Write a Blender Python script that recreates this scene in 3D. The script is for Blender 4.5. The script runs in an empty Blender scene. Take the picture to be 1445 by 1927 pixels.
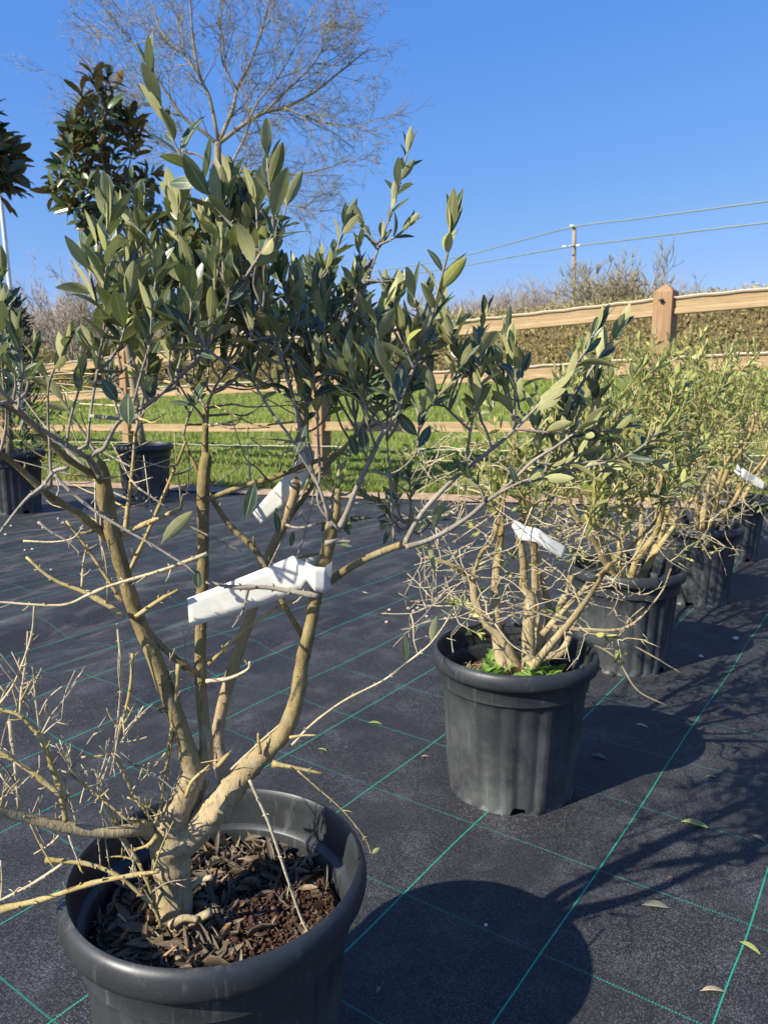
import bpy, math, random
from mathutils import Vector, Matrix, noise
R = math.radians
S = bpy.context.scene
random.seed(11)

# ------------------------------------------------------------------ camera, world, sun, exposure
PITCH = R(9.6); FPX = 1440.0; CX, CY = 722.5, 963.5
cam_d = bpy.data.cameras.new('camera'); cam = bpy.data.objects.new('camera', cam_d)
S.collection.objects.link(cam); S.camera = cam
cam.location = (0, 0, 1.0); cam.rotation_euler = (R(90) - PITCH, 0, 0)
cam_d.sensor_fit = 'VERTICAL'; cam_d.sensor_height = 36; cam_d.sensor_width = 36
cam_d.lens = FPX / 1927 * 36
cam_d.clip_start = 0.02; cam_d.clip_end = 1500
cam_d.dof.use_dof = True; cam_d.dof.focus_distance = 1.05; cam_d.dof.aperture_fstop = 13.0

SUN_EL = R(36.5); SUN_AZ = R(235.3)
w = bpy.data.worlds.new('World'); S.world = w; w.use_nodes = True
nt = w.node_tree; nt.nodes.clear()
sky = nt.nodes.new('ShaderNodeTexSky'); sky.sky_type = 'NISHITA'; sky.sun_disc = False
sky.sun_elevation = SUN_EL; sky.sun_rotation = SUN_AZ
sky.altitude = 0; sky.air_density = 1.0; sky.dust_density = 0.3; sky.ozone_density = 3.0
# colour response of the sky: flatter blue, as the camera recorded it
sep = nt.nodes.new('ShaderNodeSeparateColor'); hs = nt.nodes.new('ShaderNodeCombineColor'); nt.links.new(sky.outputs[0], sep.inputs[0])
for ch, (ga, am) in enumerate(((.98, .51), (.63, 1.03), (.28, 3.0))):
    pw = nt.nodes.new('ShaderNodeMath'); pw.operation = 'POWER'; pw.inputs[1].default_value = ga; nt.links.new(sep.outputs[ch], pw.inputs[0])
    ml = nt.nodes.new('ShaderNodeMath'); ml.operation = 'MULTIPLY'; ml.inputs[1].default_value = am; nt.links.new(pw.outputs[0], ml.inputs[0]); nt.links.new(ml.outputs[0], hs.inputs[ch])
bg = nt.nodes.new('ShaderNodeBackground'); bg.inputs[1].default_value = 0.112
wo = nt.nodes.new('ShaderNodeOutputWorld')
nt.links.new(hs.outputs[0], bg.inputs[0]); nt.links.new(bg.outputs[0], wo.inputs[0])
sd = bpy.data.lights.new('sun', 'SUN'); sd.energy = 5.0; sd.angle = R(0.5); sd.color = (1.0, 0.94, 0.82)
so = bpy.data.objects.new('sun', sd); S.collection.objects.link(so)
LD = Vector((math.sin(SUN_AZ) * -math.cos(SUN_EL), -math.cos(SUN_AZ) * math.cos(SUN_EL), -math.sin(SUN_EL)))
so.rotation_euler = LD.to_track_quat('-Z', 'Y').to_euler(); so.location = (-6, -4, 8)
S.view_settings.view_transform = 'Standard'; S.view_settings.look = 'None'
S.view_settings.exposure = 0.75; S.view_settings.gamma = 1

# ------------------------------------------------------------------ helpers
col = S.collection
_F = Vector((0, math.cos(PITCH), -math.sin(PITCH))); _U = Vector((0, math.sin(PITCH), math.cos(PITCH)))
def W(px, py, Y):
    """point of the photograph at world distance Y"""
    r = _F + Vector((1, 0, 0)) * ((px - CX) / FPX) - _U * ((py - CY) / FPX)
    t = Y / r.y
    return Vector((0, 0, 1.0)) + r * t
def PW(py, Y):
    r = _F - _U * ((py - CY) / FPX)
    return Y / r.y / FPX                      # metres per pixel there
def G(px, py, z=0.0):
    r = _F + Vector((1, 0, 0)) * ((px - CX) / FPX) - _U * ((py - CY) / FPX)
    return Vector((0, 0, 1.0)) + r * ((z - 1.0) / r.z)

class MB:
    def __init__(s): s.v = []; s.f = []; s.uv = []
    def add(s, vs, fs, uvs=None):
        n = len(s.v); s.v.extend([tuple(p) for p in vs])
        for k, f in enumerate(fs):
            s.f.append(tuple(i + n for i in f))
            s.uv.extend([uvs[i] for i in f] if uvs else [(0, 0)] * len(f))
    def box(s, c, d, rot=0.0):
        cx, cy, cz = c; a, b, h = d[0] / 2, d[1] / 2, d[2] / 2
        cr, sr = math.cos(rot), math.sin(rot); vs = []
        for z in (-h, h):
            for x, y in ((-a, -b), (a, -b), (a, b), (-a, b)):
                vs.append((cx + x * cr - y * sr, cy + x * sr + y * cr, cz + z))
        s.add(vs, [(3, 2, 1, 0), (4, 5, 6, 7), (0, 1, 5, 4), (1, 2, 6, 5), (2, 3, 7, 6), (3, 0, 4, 7)])
    def build(s, name, mat, parent=None, smooth=True, bevel=0):
        me = bpy.data.meshes.new(name); me.from_pydata(s.v, [], s.f)
        if s.uv:
            l = me.uv_layers.new(name='UVMap')
            flat = [c for uv in s.uv for c in uv]; l.data.foreach_set('uv', flat)
        me.materials.append(mat)
        if smooth: me.polygons.foreach_set('use_smooth', [True] * len(me.polygons))
        me.update()
        o = bpy.data.objects.new(name, me); col.objects.link(o)
        if parent: o.parent = parent; o.matrix_parent_inverse = parent.matrix_world.inverted()
        if bevel:
            m = o.modifiers.new('bevel', 'BEVEL'); m.width = bevel; m.segments = 2; m.limit_method = 'ANGLE'
        return o
def tag(o, label=None, cat=None, group=None, kind=None):
    if label: o['label'] = label
    if cat: o['category'] = cat
    if group: o['group'] = group
    if kind: o['kind'] = kind
    return o
def empty(name, loc, label, cat, group=None):
    o = bpy.data.objects.new(name, None); col.objects.link(o); o.location = loc
    o.empty_display_size = .05; bpy.context.view_layer.update()
    return tag(o, label, cat, group)

def smooth_line(pts, rad, step=4):
    P = [pts[0] + (pts[0] - pts[1])] + list(pts) + [pts[-1] + (pts[-1] - pts[-2])]
    out = []; rr = []
    for i in range(1, len(P) - 2):
        a, b, c, d = P[i - 1], P[i], P[i + 1], P[i + 2]
        for k in range(step):
            t = k / step
            q = 0.5 * ((2 * b) + (c - a) * t + (2 * a - 5 * b + 4 * c - d) * t * t + (3 * b - a - 3 * c + d) * t ** 3)
            out.append(q); rr.append(rad[i - 1] * (1 - t) + rad[i] * t)
    out.append(pts[-1].copy()); rr.append(rad[-1]); return out, rr
def tube(mb, pts, rad, n=8, step=4, rough=0.0, knots=0.0, sm=True):
    if len(pts) < 2: return pts
    if sm: pts, rad = smooth_line(pts, rad, step)
    vs = []; fs = []; uvs = []; prev = None; L = 0.0
    m = len(pts)
    for i, p in enumerate(pts):
        d = (pts[min(i + 1, m - 1)] - pts[max(i - 1, 0)])
        if d.length < 1e-9: d = Vector((0, 0, 1))
        d.normalize()
        if prev is None:
            a = Vector((0, 0, 1)) if abs(d.z) < .9 else Vector((1, 0, 0)); x = d.cross(a).normalized()
        else:
            x = (prev - d * prev.dot(d))
            if x.length < 1e-6: x = d.orthogonal()
            x.normalize()
        prev = x; y = d.cross(x)
        if i: L += (pts[i] - pts[i - 1]).length
        kn = 1.0
        if knots: kn += knots * max(0, noise.noise(p * 60 + Vector((3, 7, 1)))) * 2
        for k in range(n):
            a = 2 * math.pi * k / n
            o = x * math.cos(a) + y * math.sin(a); r = rad[i] * kn
            if rough: r *= 1 + rough * noise.noise((p + o * rad[i]) * 70) + rough * .6 * noise.noise((p + o * rad[i]) * 22)
            vs.append(p + o * r); uvs.append((k / n, L))
    for i in range(m - 1):
        for k in range(n):
            k2 = (k + 1) % n
            fs.append((i * n + k, i * n + k2, (i + 1) * n + k2, (i + 1) * n + k))
    fs.append(tuple(range(n - 1, -1, -1))); fs.append(tuple((m - 1) * n + k for k in range(n)))
    mb.add(vs, fs, uvs)
    return pts

def leaf(mb, base, d, nrm, L, wd, curl=0.15, fold=0.12, rows=6, twist=0.0, wide=0.48, petiole=0.06):
    d = d.normalized(); side = d.cross(nrm)
    if side.length < 1e-5: side = d.orthogonal()
    side.normalize(); n = side.cross(d).normalized()
    if twist:
        q = Matrix.Rotation(twist, 3, d); side = q @ side; n = q @ n
    vs = []; uvs = []; fs = []
    b0 = base + d * L * petiole
    for i in range(rows + 1):
        t = .5 - .5 * math.cos(math.pi * i / rows)
        ww = (math.sin(math.pi * t ** (math.log(.5) / math.log(wide))) ** .72 if 0 < t < 1 else 0.0) * wd * .5
        if i == 0: ww = wd * .05
        if i == rows: ww = wd * .015
        c = b0 + d * (L * (1 - petiole) * t * (1 - .15 * curl * t)) - n * (curl * L * t * t)
        vs += [c + side * -ww + n * (fold * ww * 1.6), c, c + side * ww + n * (fold * ww * 1.6)]
        uvs += [(0, t), (.5, t), (1, t)]
    for i in range(rows):
        a = i * 3
        fs += [(a, a + 1, a + 4, a + 3), (a + 1, a + 2, a + 5, a + 4)]
    # a short stalk
    k = len(vs); s = wd * .05
    vs += [base - side * s, base + side * s]; uvs += [(.5, 0), (.5, 0)]
    fs.append((k, k + 1, 2, 0))
    mb.add(vs, fs, uvs)

def rnd(a, b): return random.uniform(a, b)
def rvec(s=1.0): return Vector((random.gauss(0, s), random.gauss(0, s), random.gauss(0, s)))
def leaves_on(mb, pts, L, wr=.30, start=0.0, gap=.45, ang=36, rows=6, tipcone=True, dropout=.08, up=0.25):
    """opposite pairs of leaves along a shoot"""
    cum = [0]
    for i in range(1, len(pts)): cum.append(cum[-1] + (pts[i] - pts[i - 1]).length)
    T = cum[-1]; s = T * start; az = rnd(0, 6.28)
    while s <= T:
        i = 1
        while i < len(cum) - 1 and cum[i] < s: i += 1
        f = (s - cum[i - 1]) / max(1e-9, cum[i] - cum[i - 1])
        p = pts[i - 1].lerp(pts[i], min(1, f)); d = (pts[i] - pts[i - 1]).normalized()
        x = d.orthogonal().normalized(); y = d.cross(x)
        near_tip = (T - s) < L * .5
        for k in (0, 1):
            if random.random() < dropout: continue
            a = az + math.pi * k + rnd(-.3, .3); rad = x * math.cos(a) + y * math.sin(a)
            al = R(ang * (0.5 if near_tip else 1) + rnd(-16, 26))
            ld = d * math.cos(al) + rad * math.sin(al) + Vector((0, 0, up * rnd(-.3, 1.4))) + rvec(.11)
            nn = d * math.sin(al) - rad * math.cos(al) + rvec(.42)
            LL = L * random.choice((rnd(.5, .8), rnd(.75, 1.1), rnd(.85, 1.18))) * (0.85 if near_tip else 1)
            leaf(mb, p, ld, nn, LL, LL * wr * rnd(.8, 1.2), rnd(-.10, .3), rnd(.05, .35), rows, rnd(-.8, .8))
        az += math.pi / 2 + rnd(-.25, .25); s += L * gap * rnd(.75, 1.25)
    d = (pts[-1] - pts[-2]).normalized(); x = d.orthogonal().normalized(); y = d.cross(x)
    for k in range(3):
        a = az + k * 2.1; rad = x * math.cos(a) + y * math.sin(a); al = R(rnd(8, 20)); LL = L * rnd(.7, 1.02)
        leaf(mb, pts[-1], d * math.cos(al) + rad * math.sin(al) + rvec(.04), rvec(.25) - rad, LL, LL * wr * rnd(.8, 1.1), rnd(-.05, .12), rnd(.05, .3), rows, rnd(-.4, .4))

# ------------------------------------------------------------------ materials
class NT:
    def __init__(s, name):
        s.m = bpy.data.materials.new(name); s.m.use_nodes = True; s.t = s.m.node_tree; s.t.nodes.clear()
        s.out = s.n('ShaderNodeOutputMaterial')
    def n(s, typ, **kw):
        nd = s.t.nodes.new(typ)
        for k, v in kw.items(): setattr(nd, k, v)
        return nd
    def l(s, a, b): s.t.links.new(a, b)
    def setin(s, sock, v):
        if hasattr(v, 'is_output'): s.l(v, sock)
        elif isinstance(v, (tuple, list)) and len(v) == 3 and sock.type == 'RGBA': sock.default_value = (*v, 1)
        else: sock.default_value = v
    def math(s, op, a, b=0.0, c=None, clamp=False):
        nd = s.n('ShaderNodeMath', operation=op, use_clamp=clamp); s.setin(nd.inputs[0], a); s.setin(nd.inputs[1], b)
        if c is not None: s.setin(nd.inputs[2], c)
        return nd.outputs[0]
    def mix(s, f, a, b, blend='MIX'):
        nd = s.n('ShaderNodeMix', data_type='RGBA', blend_type=blend)
        s.setin(nd.inputs[0], f); s.setin(nd.inputs[6], a); s.setin(nd.inputs[7], b); return nd.outputs[2]
    def noise(s, vec, scale, detail=3, rough=.5, dist=0, out=0):
        nd = s.n('ShaderNodeTexNoise'); s.setin(nd.inputs['Vector'], vec) if vec is not None else None
        nd.inputs['Scale'].default_value = scale; nd.inputs['Detail'].default_value = detail
        nd.inputs['Roughness'].default_value = rough; nd.inputs['Distortion'].default_value = dist
        return nd.outputs[out]
    def coord(s, which='Object'): return s.n('ShaderNodeTexCoord').outputs[which]
    def mapping(s, vec, scale=(1, 1, 1), rot=(0, 0, 0), loc=(0, 0, 0)):
        nd = s.n('ShaderNodeMapping'); s.l(vec, nd.inputs[0]); nd.inputs['Scale'].default_value = scale
        nd.inputs['Rotation'].default_value = rot; nd.inputs['Location'].default_value = loc; return nd.outputs[0]
    def ramp(s, f, stops):
        nd = s.n('ShaderNodeValToRGB'); s.l(f, nd.inputs[0]); cr = nd.color_ramp
        while len(cr.elements) > 1: cr.elements.remove(cr.elements[-1])
        cr.elements[0].position = stops[0][0]; cr.elements[0].color = (*stops[0][1], 1)
        for p, c in stops[1:]: e = cr.elements.new(p); e.color = (*c, 1)
        return nd.outputs[0]
    def rng(s, f, a, b, c=0.0, d=1.0):
        nd = s.n('ShaderNodeMapRange'); s.setin(nd.inputs[0], f)
        for i, v in zip((1, 2, 3, 4), (a, b, c, d)): nd.inputs[i].default_value = v
        return nd.outputs[0]
    def bump(s, h, strength, dist):
        nd = s.n('ShaderNodeBump'); s.l(h, nd.inputs['Height']); nd.inputs['Strength'].default_value = strength
        nd.inputs['Distance'].default_value = dist; return nd.outputs[0]
    def pbsdf(s, color, rough=.6, bump=None, spec=.5, **kw):
        nd = s.n('ShaderNodeBsdfPrincipled'); s.setin(nd.inputs['Base Color'], color); s.setin(nd.inputs['Roughness'], rough)
        nd.inputs['Specular IOR Level'].default_value = spec
        if bump is not None: s.l(bump, nd.inputs['Normal'])
        for k, v in kw.items(): s.setin(nd.inputs[k.replace('_', ' ')], v)
        return nd.outputs[0]
    def done(s, sh): s.l(sh, s.out.inputs[0]); return s.m

def mat_simple(name, c1, c2, scale=10, rough=.6, bumps=.3, bd=.003, detail=5, spec=.4):
    t = NT(name); v = t.coord(); n = t.noise(v, scale, detail, .6)
    return t.done(t.pbsdf(t.ramp(n, [(.3, c1), (.7, c2)]), rough, t.bump(n, bumps, bd), spec))

def mat_leaf(name, top, top2, back, back2, mid, trans=.25, rough=.42, tcol=(.25, .38, .05), yellow=None):
    t = NT(name); geo = t.n('ShaderNodeNewGeometry'); rn = geo.outputs['Random Per Island']; bf = geo.outputs['Backfacing']
    uv = t.n('ShaderNodeUVMap').outputs[0]; sx = t.n('ShaderNodeSeparateXYZ'); t.l(uv, sx.inputs[0])
    u, v = sx.outputs[0], sx.outputs[1]
    au = t.math('ABSOLUTE', t.math('SUBTRACT', u, .5))
    rib = t.math('SUBTRACT', 1.0, t.rng(au, .015, .05), clamp=True)
    # faint side veins slanting away from the midrib
    vein = t.math('SINE', t.math('ADD', t.math('MULTIPLY', v, 75), t.math('MULTIPLY', au, -45)))
    vein = t.math('MULTIPLY', t.rng(vein, .6, 1.0), .22)
    nz = t.noise(t.coord(), 90, 3); edge = t.rng(au, .455, .475)
    ct = t.mix(rn, top, top2); cb = t.mix(rn, back, back2)
    if yellow:
        ct = t.mix(t.rng(rn, .975, .98), ct, yellow); cb = t.mix(t.rng(rn, .975, .98), cb, yellow)
    ct = t.mix(t.rng(nz, .35, .7, 0, .35), ct, (.12, .14, .09))
    cb = t.mix(t.rng(nz, .3, .7, 0, .3), cb, tuple(x * .65 for x in back))
    bl = t.noise(t.coord(), 210, 2); ct = t.mix(t.rng(bl, .68, .72, 0, .5), ct, (.16, .13, .05)); cb = t.mix(t.rng(bl, .70, .74, 0, .5), cb, (.20, .15, .06))
    c = t.mix(bf, ct, cb)
    c = t.mix(t.math('MAXIMUM', t.math('MULTIPLY', rib, .75), vein), c, mid)
    c = t.mix(t.math('MULTIPLY', edge, .55), c, mid)
    bh = t.math('SUBTRACT', t.math('MULTIPLY', rib, -.6), t.math('MULTIPLY', vein, .5))
    p = t.pbsdf(c, t.mix(bf, (rough,) * 3, (.75,) * 3), t.bump(bh, .4, .0006), .45)
    tr = t.n('ShaderNodeBsdfTranslucent'); t.setin(tr.inputs[0], t.mix(.5, c, tcol))
    mx = t.n('ShaderNodeMixShader'); mx.inputs[0].default_value = trans; t.l(p, mx.inputs[1]); t.l(tr.outputs[0], mx.inputs[2])
    return t.done(mx.outputs[0])

def mat_bark(name, a, b, dark, scale=60, rough=.8, bd=.0012, hi=None):
    t = NT(name); v = t.coord()
    n1 = t.noise(v, scale * .25, 4, .6); n2 = t.noise(t.mapping(v, (1, 1, .35)), scale * 3, 5, .65)
    c = t.ramp(n1, [(.32, a), (.62, b)])
    if hi:      # older bark on the trunk, younger olive bark higher up
        sz = t.n('ShaderNodeSeparateXYZ'); t.l(v, sz.inputs[0])
        c = t.mix(t.rng(t.math('ADD', sz.outputs[2], t.math('MULTIPLY', n1, .25)), .56, .72), c, t.ramp(n1, [(.32, hi[0]), (.62, hi[1])]))
    c = t.mix(t.rng(n2, .5, .72, 0, .7), c, dark)
    vo = t.n('ShaderNodeTexVoronoi'); t.l(v, vo.inputs['Vector']); vo.inputs['Scale'].default_value = scale * 2.6
    sp = t.math('SUBTRACT', 1.0, t.rng(vo.outputs[0], .08, .2), clamp=True)     # pale pores
    c = t.mix(t.math('MULTIPLY', sp, .45), c, (.55, .47, .33))
    n4 = t.noise(v, 34, 5, .7); c = t.mix(t.rng(n4, .56, .66, 0, .35), c, (.36, .36, .28))      # grey lichen bloom
    n5 = t.noise(t.mapping(v, (1, 1, .2)), 150, 4, .7); c = t.mix(t.rng(n5, .58, .68, 0, .5), c, tuple(x * .4 for x in dark))
    h = t.math('ADD', t.math('ADD', t.math('MULTIPLY', n2, 1.0), t.math('MULTIPLY', sp, .4)), t.math('MULTIPLY', t.math('SUBTRACT', n5, n4), .8))
    return t.done(t.pbsdf(c, rough, t.bump(h, .8, bd * 1.5), .25))

M = {}
M['trunk'] = mat_bark('bark_tan', (.33, .255, .135), (.47, .375, .215), (.13, .09, .045), hi=((.165, .12, .045), (.31, .235, .10)))
M['stem'] = M['trunk']
M['pinkstem'] = mat_bark('bark_pinkish', (.40, .29, .19), (.52, .40, .28), (.22, .15, .10), hi=((.25, .18, .085), (.38, .28, .14)))
M['twig'] = mat_bark('bark_grey_twig', (.20, .165, .125), (.34, .295, .23), (.15, .11, .07), 90, .75, .0006)
M['paletwig'] = mat_bark('bark_pale_twig', (.40, .32, .18), (.60, .50, .32), (.26, .19, .10), 90, .75, .0006)
M['yellowtwig'] = mat_bark('bark_yellow_twig', (.29, .215, .07), (.48, .375, .16), (.18, .12, .05), 90, .75, .0006)
M['leaf'] = mat_leaf('olive_leaf', (.018, .050, .037), (.050, .092, .052), (.20, .21, .065), (.56, .53, .25), (.52, .52, .26), .20, .28, (.2, .3, .05), (.40, .42, .09))
M['leaf2'] = mat_leaf('olive_leaf_light', (.06, .10, .030), (.24, .26, .065), (.38, .39, .09), (.66, .64, .23), (.58, .58, .25), .28, .42, (.3, .4, .06), (.55, .50, .14))
M['magnolia'] = mat_leaf('magnolia_leaf', (.035, .070, .018), (.075, .12, .034), (.10, .09, .03), (.30, .17, .07), (.15, .16, .05), .10, .26, (.12, .12, .02))
M['conifer'] = mat_leaf('conifer_foliage', (.012, .026, .014), (.03, .05, .022), (.02, .04, .018), (.035, .06, .03), (.03, .05, .02), .05, .6)
M['weed'] = mat_leaf('weed_leaf', (.15, .30, .04), (.26, .42, .07), (.26, .44, .12), (.3, .48, .14), (.4, .55, .18), .35, .45, (.35, .6, .05))
M['dry'] = mat_leaf('dry_leaf', (.045, .028, .016), (.20, .135, .08), (.07, .045, .026), (.30, .22, .14), (.24, .17, .10), .05, .6, (.2, .12, .05), (.42, .21, .07))
M['fallen_green'] = mat_leaf('fallen_green_leaf', (.40, .46, .10), (.48, .5, .12), (.45, .5, .14), (.5, .52, .16), (.6, .6, .3), .2, .5)
M['fallen_tan'] = mat_leaf('fallen_tan_leaf', (.52, .40, .24), (.58, .45, .28), (.52, .40, .24), (.58, .45, .3), (.6, .5, .35), .1, .6)
M['fallen_grey'] = mat_leaf('fallen_grey_leaf', (.17, .16, .12), (.2, .18, .14), (.2, .19, .13), (.24, .22, .17), (.3, .28, .2), .1, .6)
M['fallen_brown'] = mat_leaf('fallen_brown_leaf', (.34, .14, .07), (.38, .18, .09), (.34, .16, .09), (.4, .2, .1), (.4, .25, .15), .1, .6)

def mat_pot():
    t = NT('black_pot_plastic'); v = t.coord()
    n1 = t.noise(v, 9, 5, .65); n2 = t.noise(v, 160, 4, .7); n3 = t.noise(t.mapping(v, (1, 1, .25)), 26, 5, .7, .6)
    sx = t.n('ShaderNodeSeparateXYZ'); t.l(v, sx.inputs[0])
    low = t.rng(sx.outputs[2], .0, .31, 1, .12)                  # more dust low down
    dust = t.math('MULTIPLY', t.rng(n1, .28, .68), low)
    c = t.mix(t.math('MULTIPLY', dust, .75), (.018, .020, .022), (.14, .147, .142))
    c = t.mix(t.rng(n3, .60, .72, 0, .40), c, (.12, .12, .115))
    c = t.mix(t.rng(n2, .66, .74, 0, .3), c, (.2, .2, .19))
    run = t.noise(t.mapping(v, (1, 1, .12)), 60, 4, .65, .3); c = t.mix(t.rng(run, .58, .72, 0, .35), c, (.17, .165, .15))
    scr = t.noise(t.mapping(v, (40, 40, 6), (.4, .7, .2)), 9, 2, .5)
    c = t.mix(t.rng(scr, .72, .76, 0, .3), c, (.16, .16, .15))
    r = t.rng(n1, .3, .8, .36, .62)
    return t.done(t.pbsdf(c, r, t.bump(n2, .12, .001), .5))
M['pot'] = mat_pot()

def mat_soil():
    t = NT('potting_soil'); v = t.coord(); n = t.noise(v, 130, 6, .7); n2 = t.noise(v, 25, 4, .6)
    c = t.ramp(n, [(.3, (.022, .012, .008)), (.52, (.095, .050, .034)), (.7, (.26, .155, .11))])
    return t.done(t.pbsdf(c, .95, t.bump(t.math('ADD', n, n2), 1, .008), .1))
M['soil'] = mat_soil()

def mat_fabric():
    t = NT('woven_weed_fabric'); v0 = t.coord()
    wob = t.n('ShaderNodeTexNoise'); t.l(v0, wob.inputs['Vector']); wob.inputs['Scale'].default_value = 1.1; wob.inputs['Detail'].default_value = 2
    off = t.n('ShaderNodeVectorMath', operation='SUBTRACT'); t.l(wob.outputs[1], off.inputs[0]); off.inputs[1].default_value = (.5, .5, .5)
    sc = t.n('ShaderNodeVectorMath', operation='SCALE'); t.l(off.outputs[0], sc.inputs[0]); sc.inputs['Scale'].default_value = .035
    ad = t.n('ShaderNodeVectorMath', operation='ADD'); t.l(v0, ad.inputs[0]); t.l(sc.outputs[0], ad.inputs[1])
    th = R(55.27)
    rot = t.mapping(ad.outputs[0], (1, 1, 1), (0, 0, -th))
    sx = t.n('ShaderNodeSeparateXYZ'); t.l(rot, sx.inputs[0]); u, vv = sx.outputs[0], sx.outputs[1]
    def lines(x, x0, per, hw):
        f = t.math('FRACT', t.math('DIVIDE', t.math('SUBTRACT', x, x0 - per / 2 - per * 60), per))
        dd = t.math('MULTIPLY', t.math('ABSOLUTE', t.math('SUBTRACT', f, .5)), per)
        return t.math('LESS_THAN', dd, hw)
    ua, va = 1.445, .4604
    stitchA = t.math('ADD', t.math('MULTIPLY', t.math('SINE', t.math('MULTIPLY', u, 2 * math.pi / .0052)), .0005), .00125)
    f = t.math('FRACT', t.math('DIVIDE', t.math('SUBTRACT', vv, va - .288 / 2 - .288 * 60), .288))
    dA = t.math('MULTIPLY', t.math('ABSOLUTE', t.math('SUBTRACT', f, .5)), .288)
    LA = t.math('LESS_THAN', dA, stitchA)
    LB = lines(u, ua, .290, .0016)
    dash = t.rng(t.math('SINE', t.math('MULTIPLY', vv, 2 * math.pi / .0055)), -.2, .5, .15, .85)
    fade = t.rng(t.noise(v0, 3.0, 2), .35, .6, .45, .9)
    LB = t.math('MULTIPLY', t.math('MULTIPLY', LB, dash), fade)
    LB = t.math('MINIMUM', t.math('MULTIPLY', LB, 1.4), 1.0)
    # weave
    wu = t.math('SINE', t.math('MULTIPLY', u, 2 * math.pi / .0032)); wv = t.math('SINE', t.math('MULTIPLY', vv, 2 * math.pi / .0026))
    weave = t.math('MULTIPLY', wu, wv)
    streak = t.noise(t.mapping(rot, (5, 60, 1)), 4, 4, .6)
    streak2 = t.noise(t.mapping(rot, (60, 6, 1)), 4, 3, .6)
    dirt = t.noise(v0, 1.7, 6, .65, .4); dirt2 = t.noise(t.mapping(rot, (1.2, 6, 1)), 1.5, 5, .6, .5)
    c = t.mix(t.rng(streak, .3, .7), (.012, .0125, .013), (.022, .0225, .0235))
    c = t.mix(t.rng(weave, .1, .9, 0, .6), c, (.056, .058, .062))
    c = t.mix(t.rng(streak2, .45, .75, 0, .5), c, (.045, .043, .043))
    c = t.mix(t.rng(dirt, .5, .78, 0, .35), c, (.065, .060, .055))
    sy = t.n('ShaderNodeSeparateXYZ'); t.l(v0, sy.inputs[0])
    far = t.math('MULTIPLY', t.rng(sy.outputs[1], 1.5, 4.0), t.rng(sy.outputs[0], .8, -.6))
    c = t.mix(t.math('MULTIPLY', t.rng(dirt2, .54, .70, 0, .8), far), c, (.20, .175, .145))
    # glints of the tape crossings, painted into the colour as paler and darker cells
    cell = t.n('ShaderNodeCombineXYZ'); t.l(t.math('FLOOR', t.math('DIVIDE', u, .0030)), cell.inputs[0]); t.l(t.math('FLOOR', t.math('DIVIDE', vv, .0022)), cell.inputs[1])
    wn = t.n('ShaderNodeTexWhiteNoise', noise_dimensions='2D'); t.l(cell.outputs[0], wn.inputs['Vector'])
    glint_mask = t.rng(t.noise(v0, 2.6, 4), .36, .66, .25, 1.0)
    c = t.mix(t.math('MULTIPLY', t.rng(wn.outputs[0], .60, 1.0, 0, .7), glint_mask), c, (.13, .13, .13))
    c = t.mix(t.math('MULTIPLY', t.rng(wn.outputs[0], .40, .0, 0, .6), glint_mask), c, (.008, .009, .010))
    # grit: tiny pale grains
    vo = t.n('ShaderNodeTexVoronoi'); t.l(v0, vo.inputs['Vector']); vo.inputs['Scale'].default_value = 210
    gsz = t.rng(t.noise(v0, 3.4, 4), .42, .70, .03, .27)
    grit = t.math('LESS_THAN', vo.outputs[0], t.math('MULTIPLY', gsz, t.math('GREATER_THAN', t.noise(v0, 61, 1), .52)))
    c = t.mix(t.math('MULTIPLY', grit, .6), c, (.36, .34, .30))
    vo2 = t.n('ShaderNodeTexVoronoi'); t.l(v0, vo2.inputs['Vector']); vo2.inputs['Scale'].default_value = 520
    gl = t.math('LESS_THAN', vo2.outputs[0], t.rng(t.noise(v0, 9, 3), .38, .70, .06, .40))
    c = t.mix(t.math('MULTIPLY', gl, .5), c, (.25, .25, .26))
    c = t.mix(LB, c, (.012, .27, .18)); c = t.mix(LA, c, (.012, .36, .235))
    h = t.math('ADD', t.math('MULTIPLY', weave, .5), t.math('MULTIPLY', t.math('ADD', streak, streak2), 1.6))
    h = t.math('ADD', h, LA)
    return t.done(t.pbsdf(c, .62, t.bump(h, .7, .0012), .32))
M['fabric'] = mat_fabric()

def mat_grass(name, a, b, c3):
    t = NT(name); v = t.coord(); n = t.noise(v, .9, 5, .6); n2 = t.noise(v, 14, 5, .7)
    c = t.ramp(n, [(.3, a), (.55, b), (.75, c3)]); c = t.mix(t.rng(n2, .4, .7, 0, .6), c, tuple(x * .45 for x in a))
    return t.done(t.pbsdf(c, .9, t.bump(n2, .8, .03), .15))
M['field'] = mat_grass('field_turf', (.13, .19, .030), (.20, .25, .045), (.32, .30, .11))
def mat_blade():
    t = NT('grass_blade'); geo = t.n('ShaderNodeNewGeometry'); n = t.noise(t.coord(), .8, 4)
    c = t.ramp(geo.outputs['Random Per Island'], [(0, (.11, .19, .02)), (.6, (.25, .34, .05)), (.9, (.42, .44, .13)), (1, (.40, .34, .18))])
    c = t.mix(t.rng(n, .35, .65, .0, .65), c, (.32, .30, .11))
    p = t.pbsdf(c, .6, None, .3); tr = t.n('ShaderNodeBsdfTranslucent'); t.l(c, tr.inputs[0])
    mx = t.n('ShaderNodeMixShader'); mx.inputs[0].default_value = .35; t.l(p, mx.inputs[1]); t.l(tr.outputs[0], mx.inputs[2])
    return t.done(mx.outputs[0])
M['blade'] = mat_blade()
M['earth'] = mat_simple('bare_earth', (.26, .17, .10), (.46, .33, .22), 16, .95, .8, .02)
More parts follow.
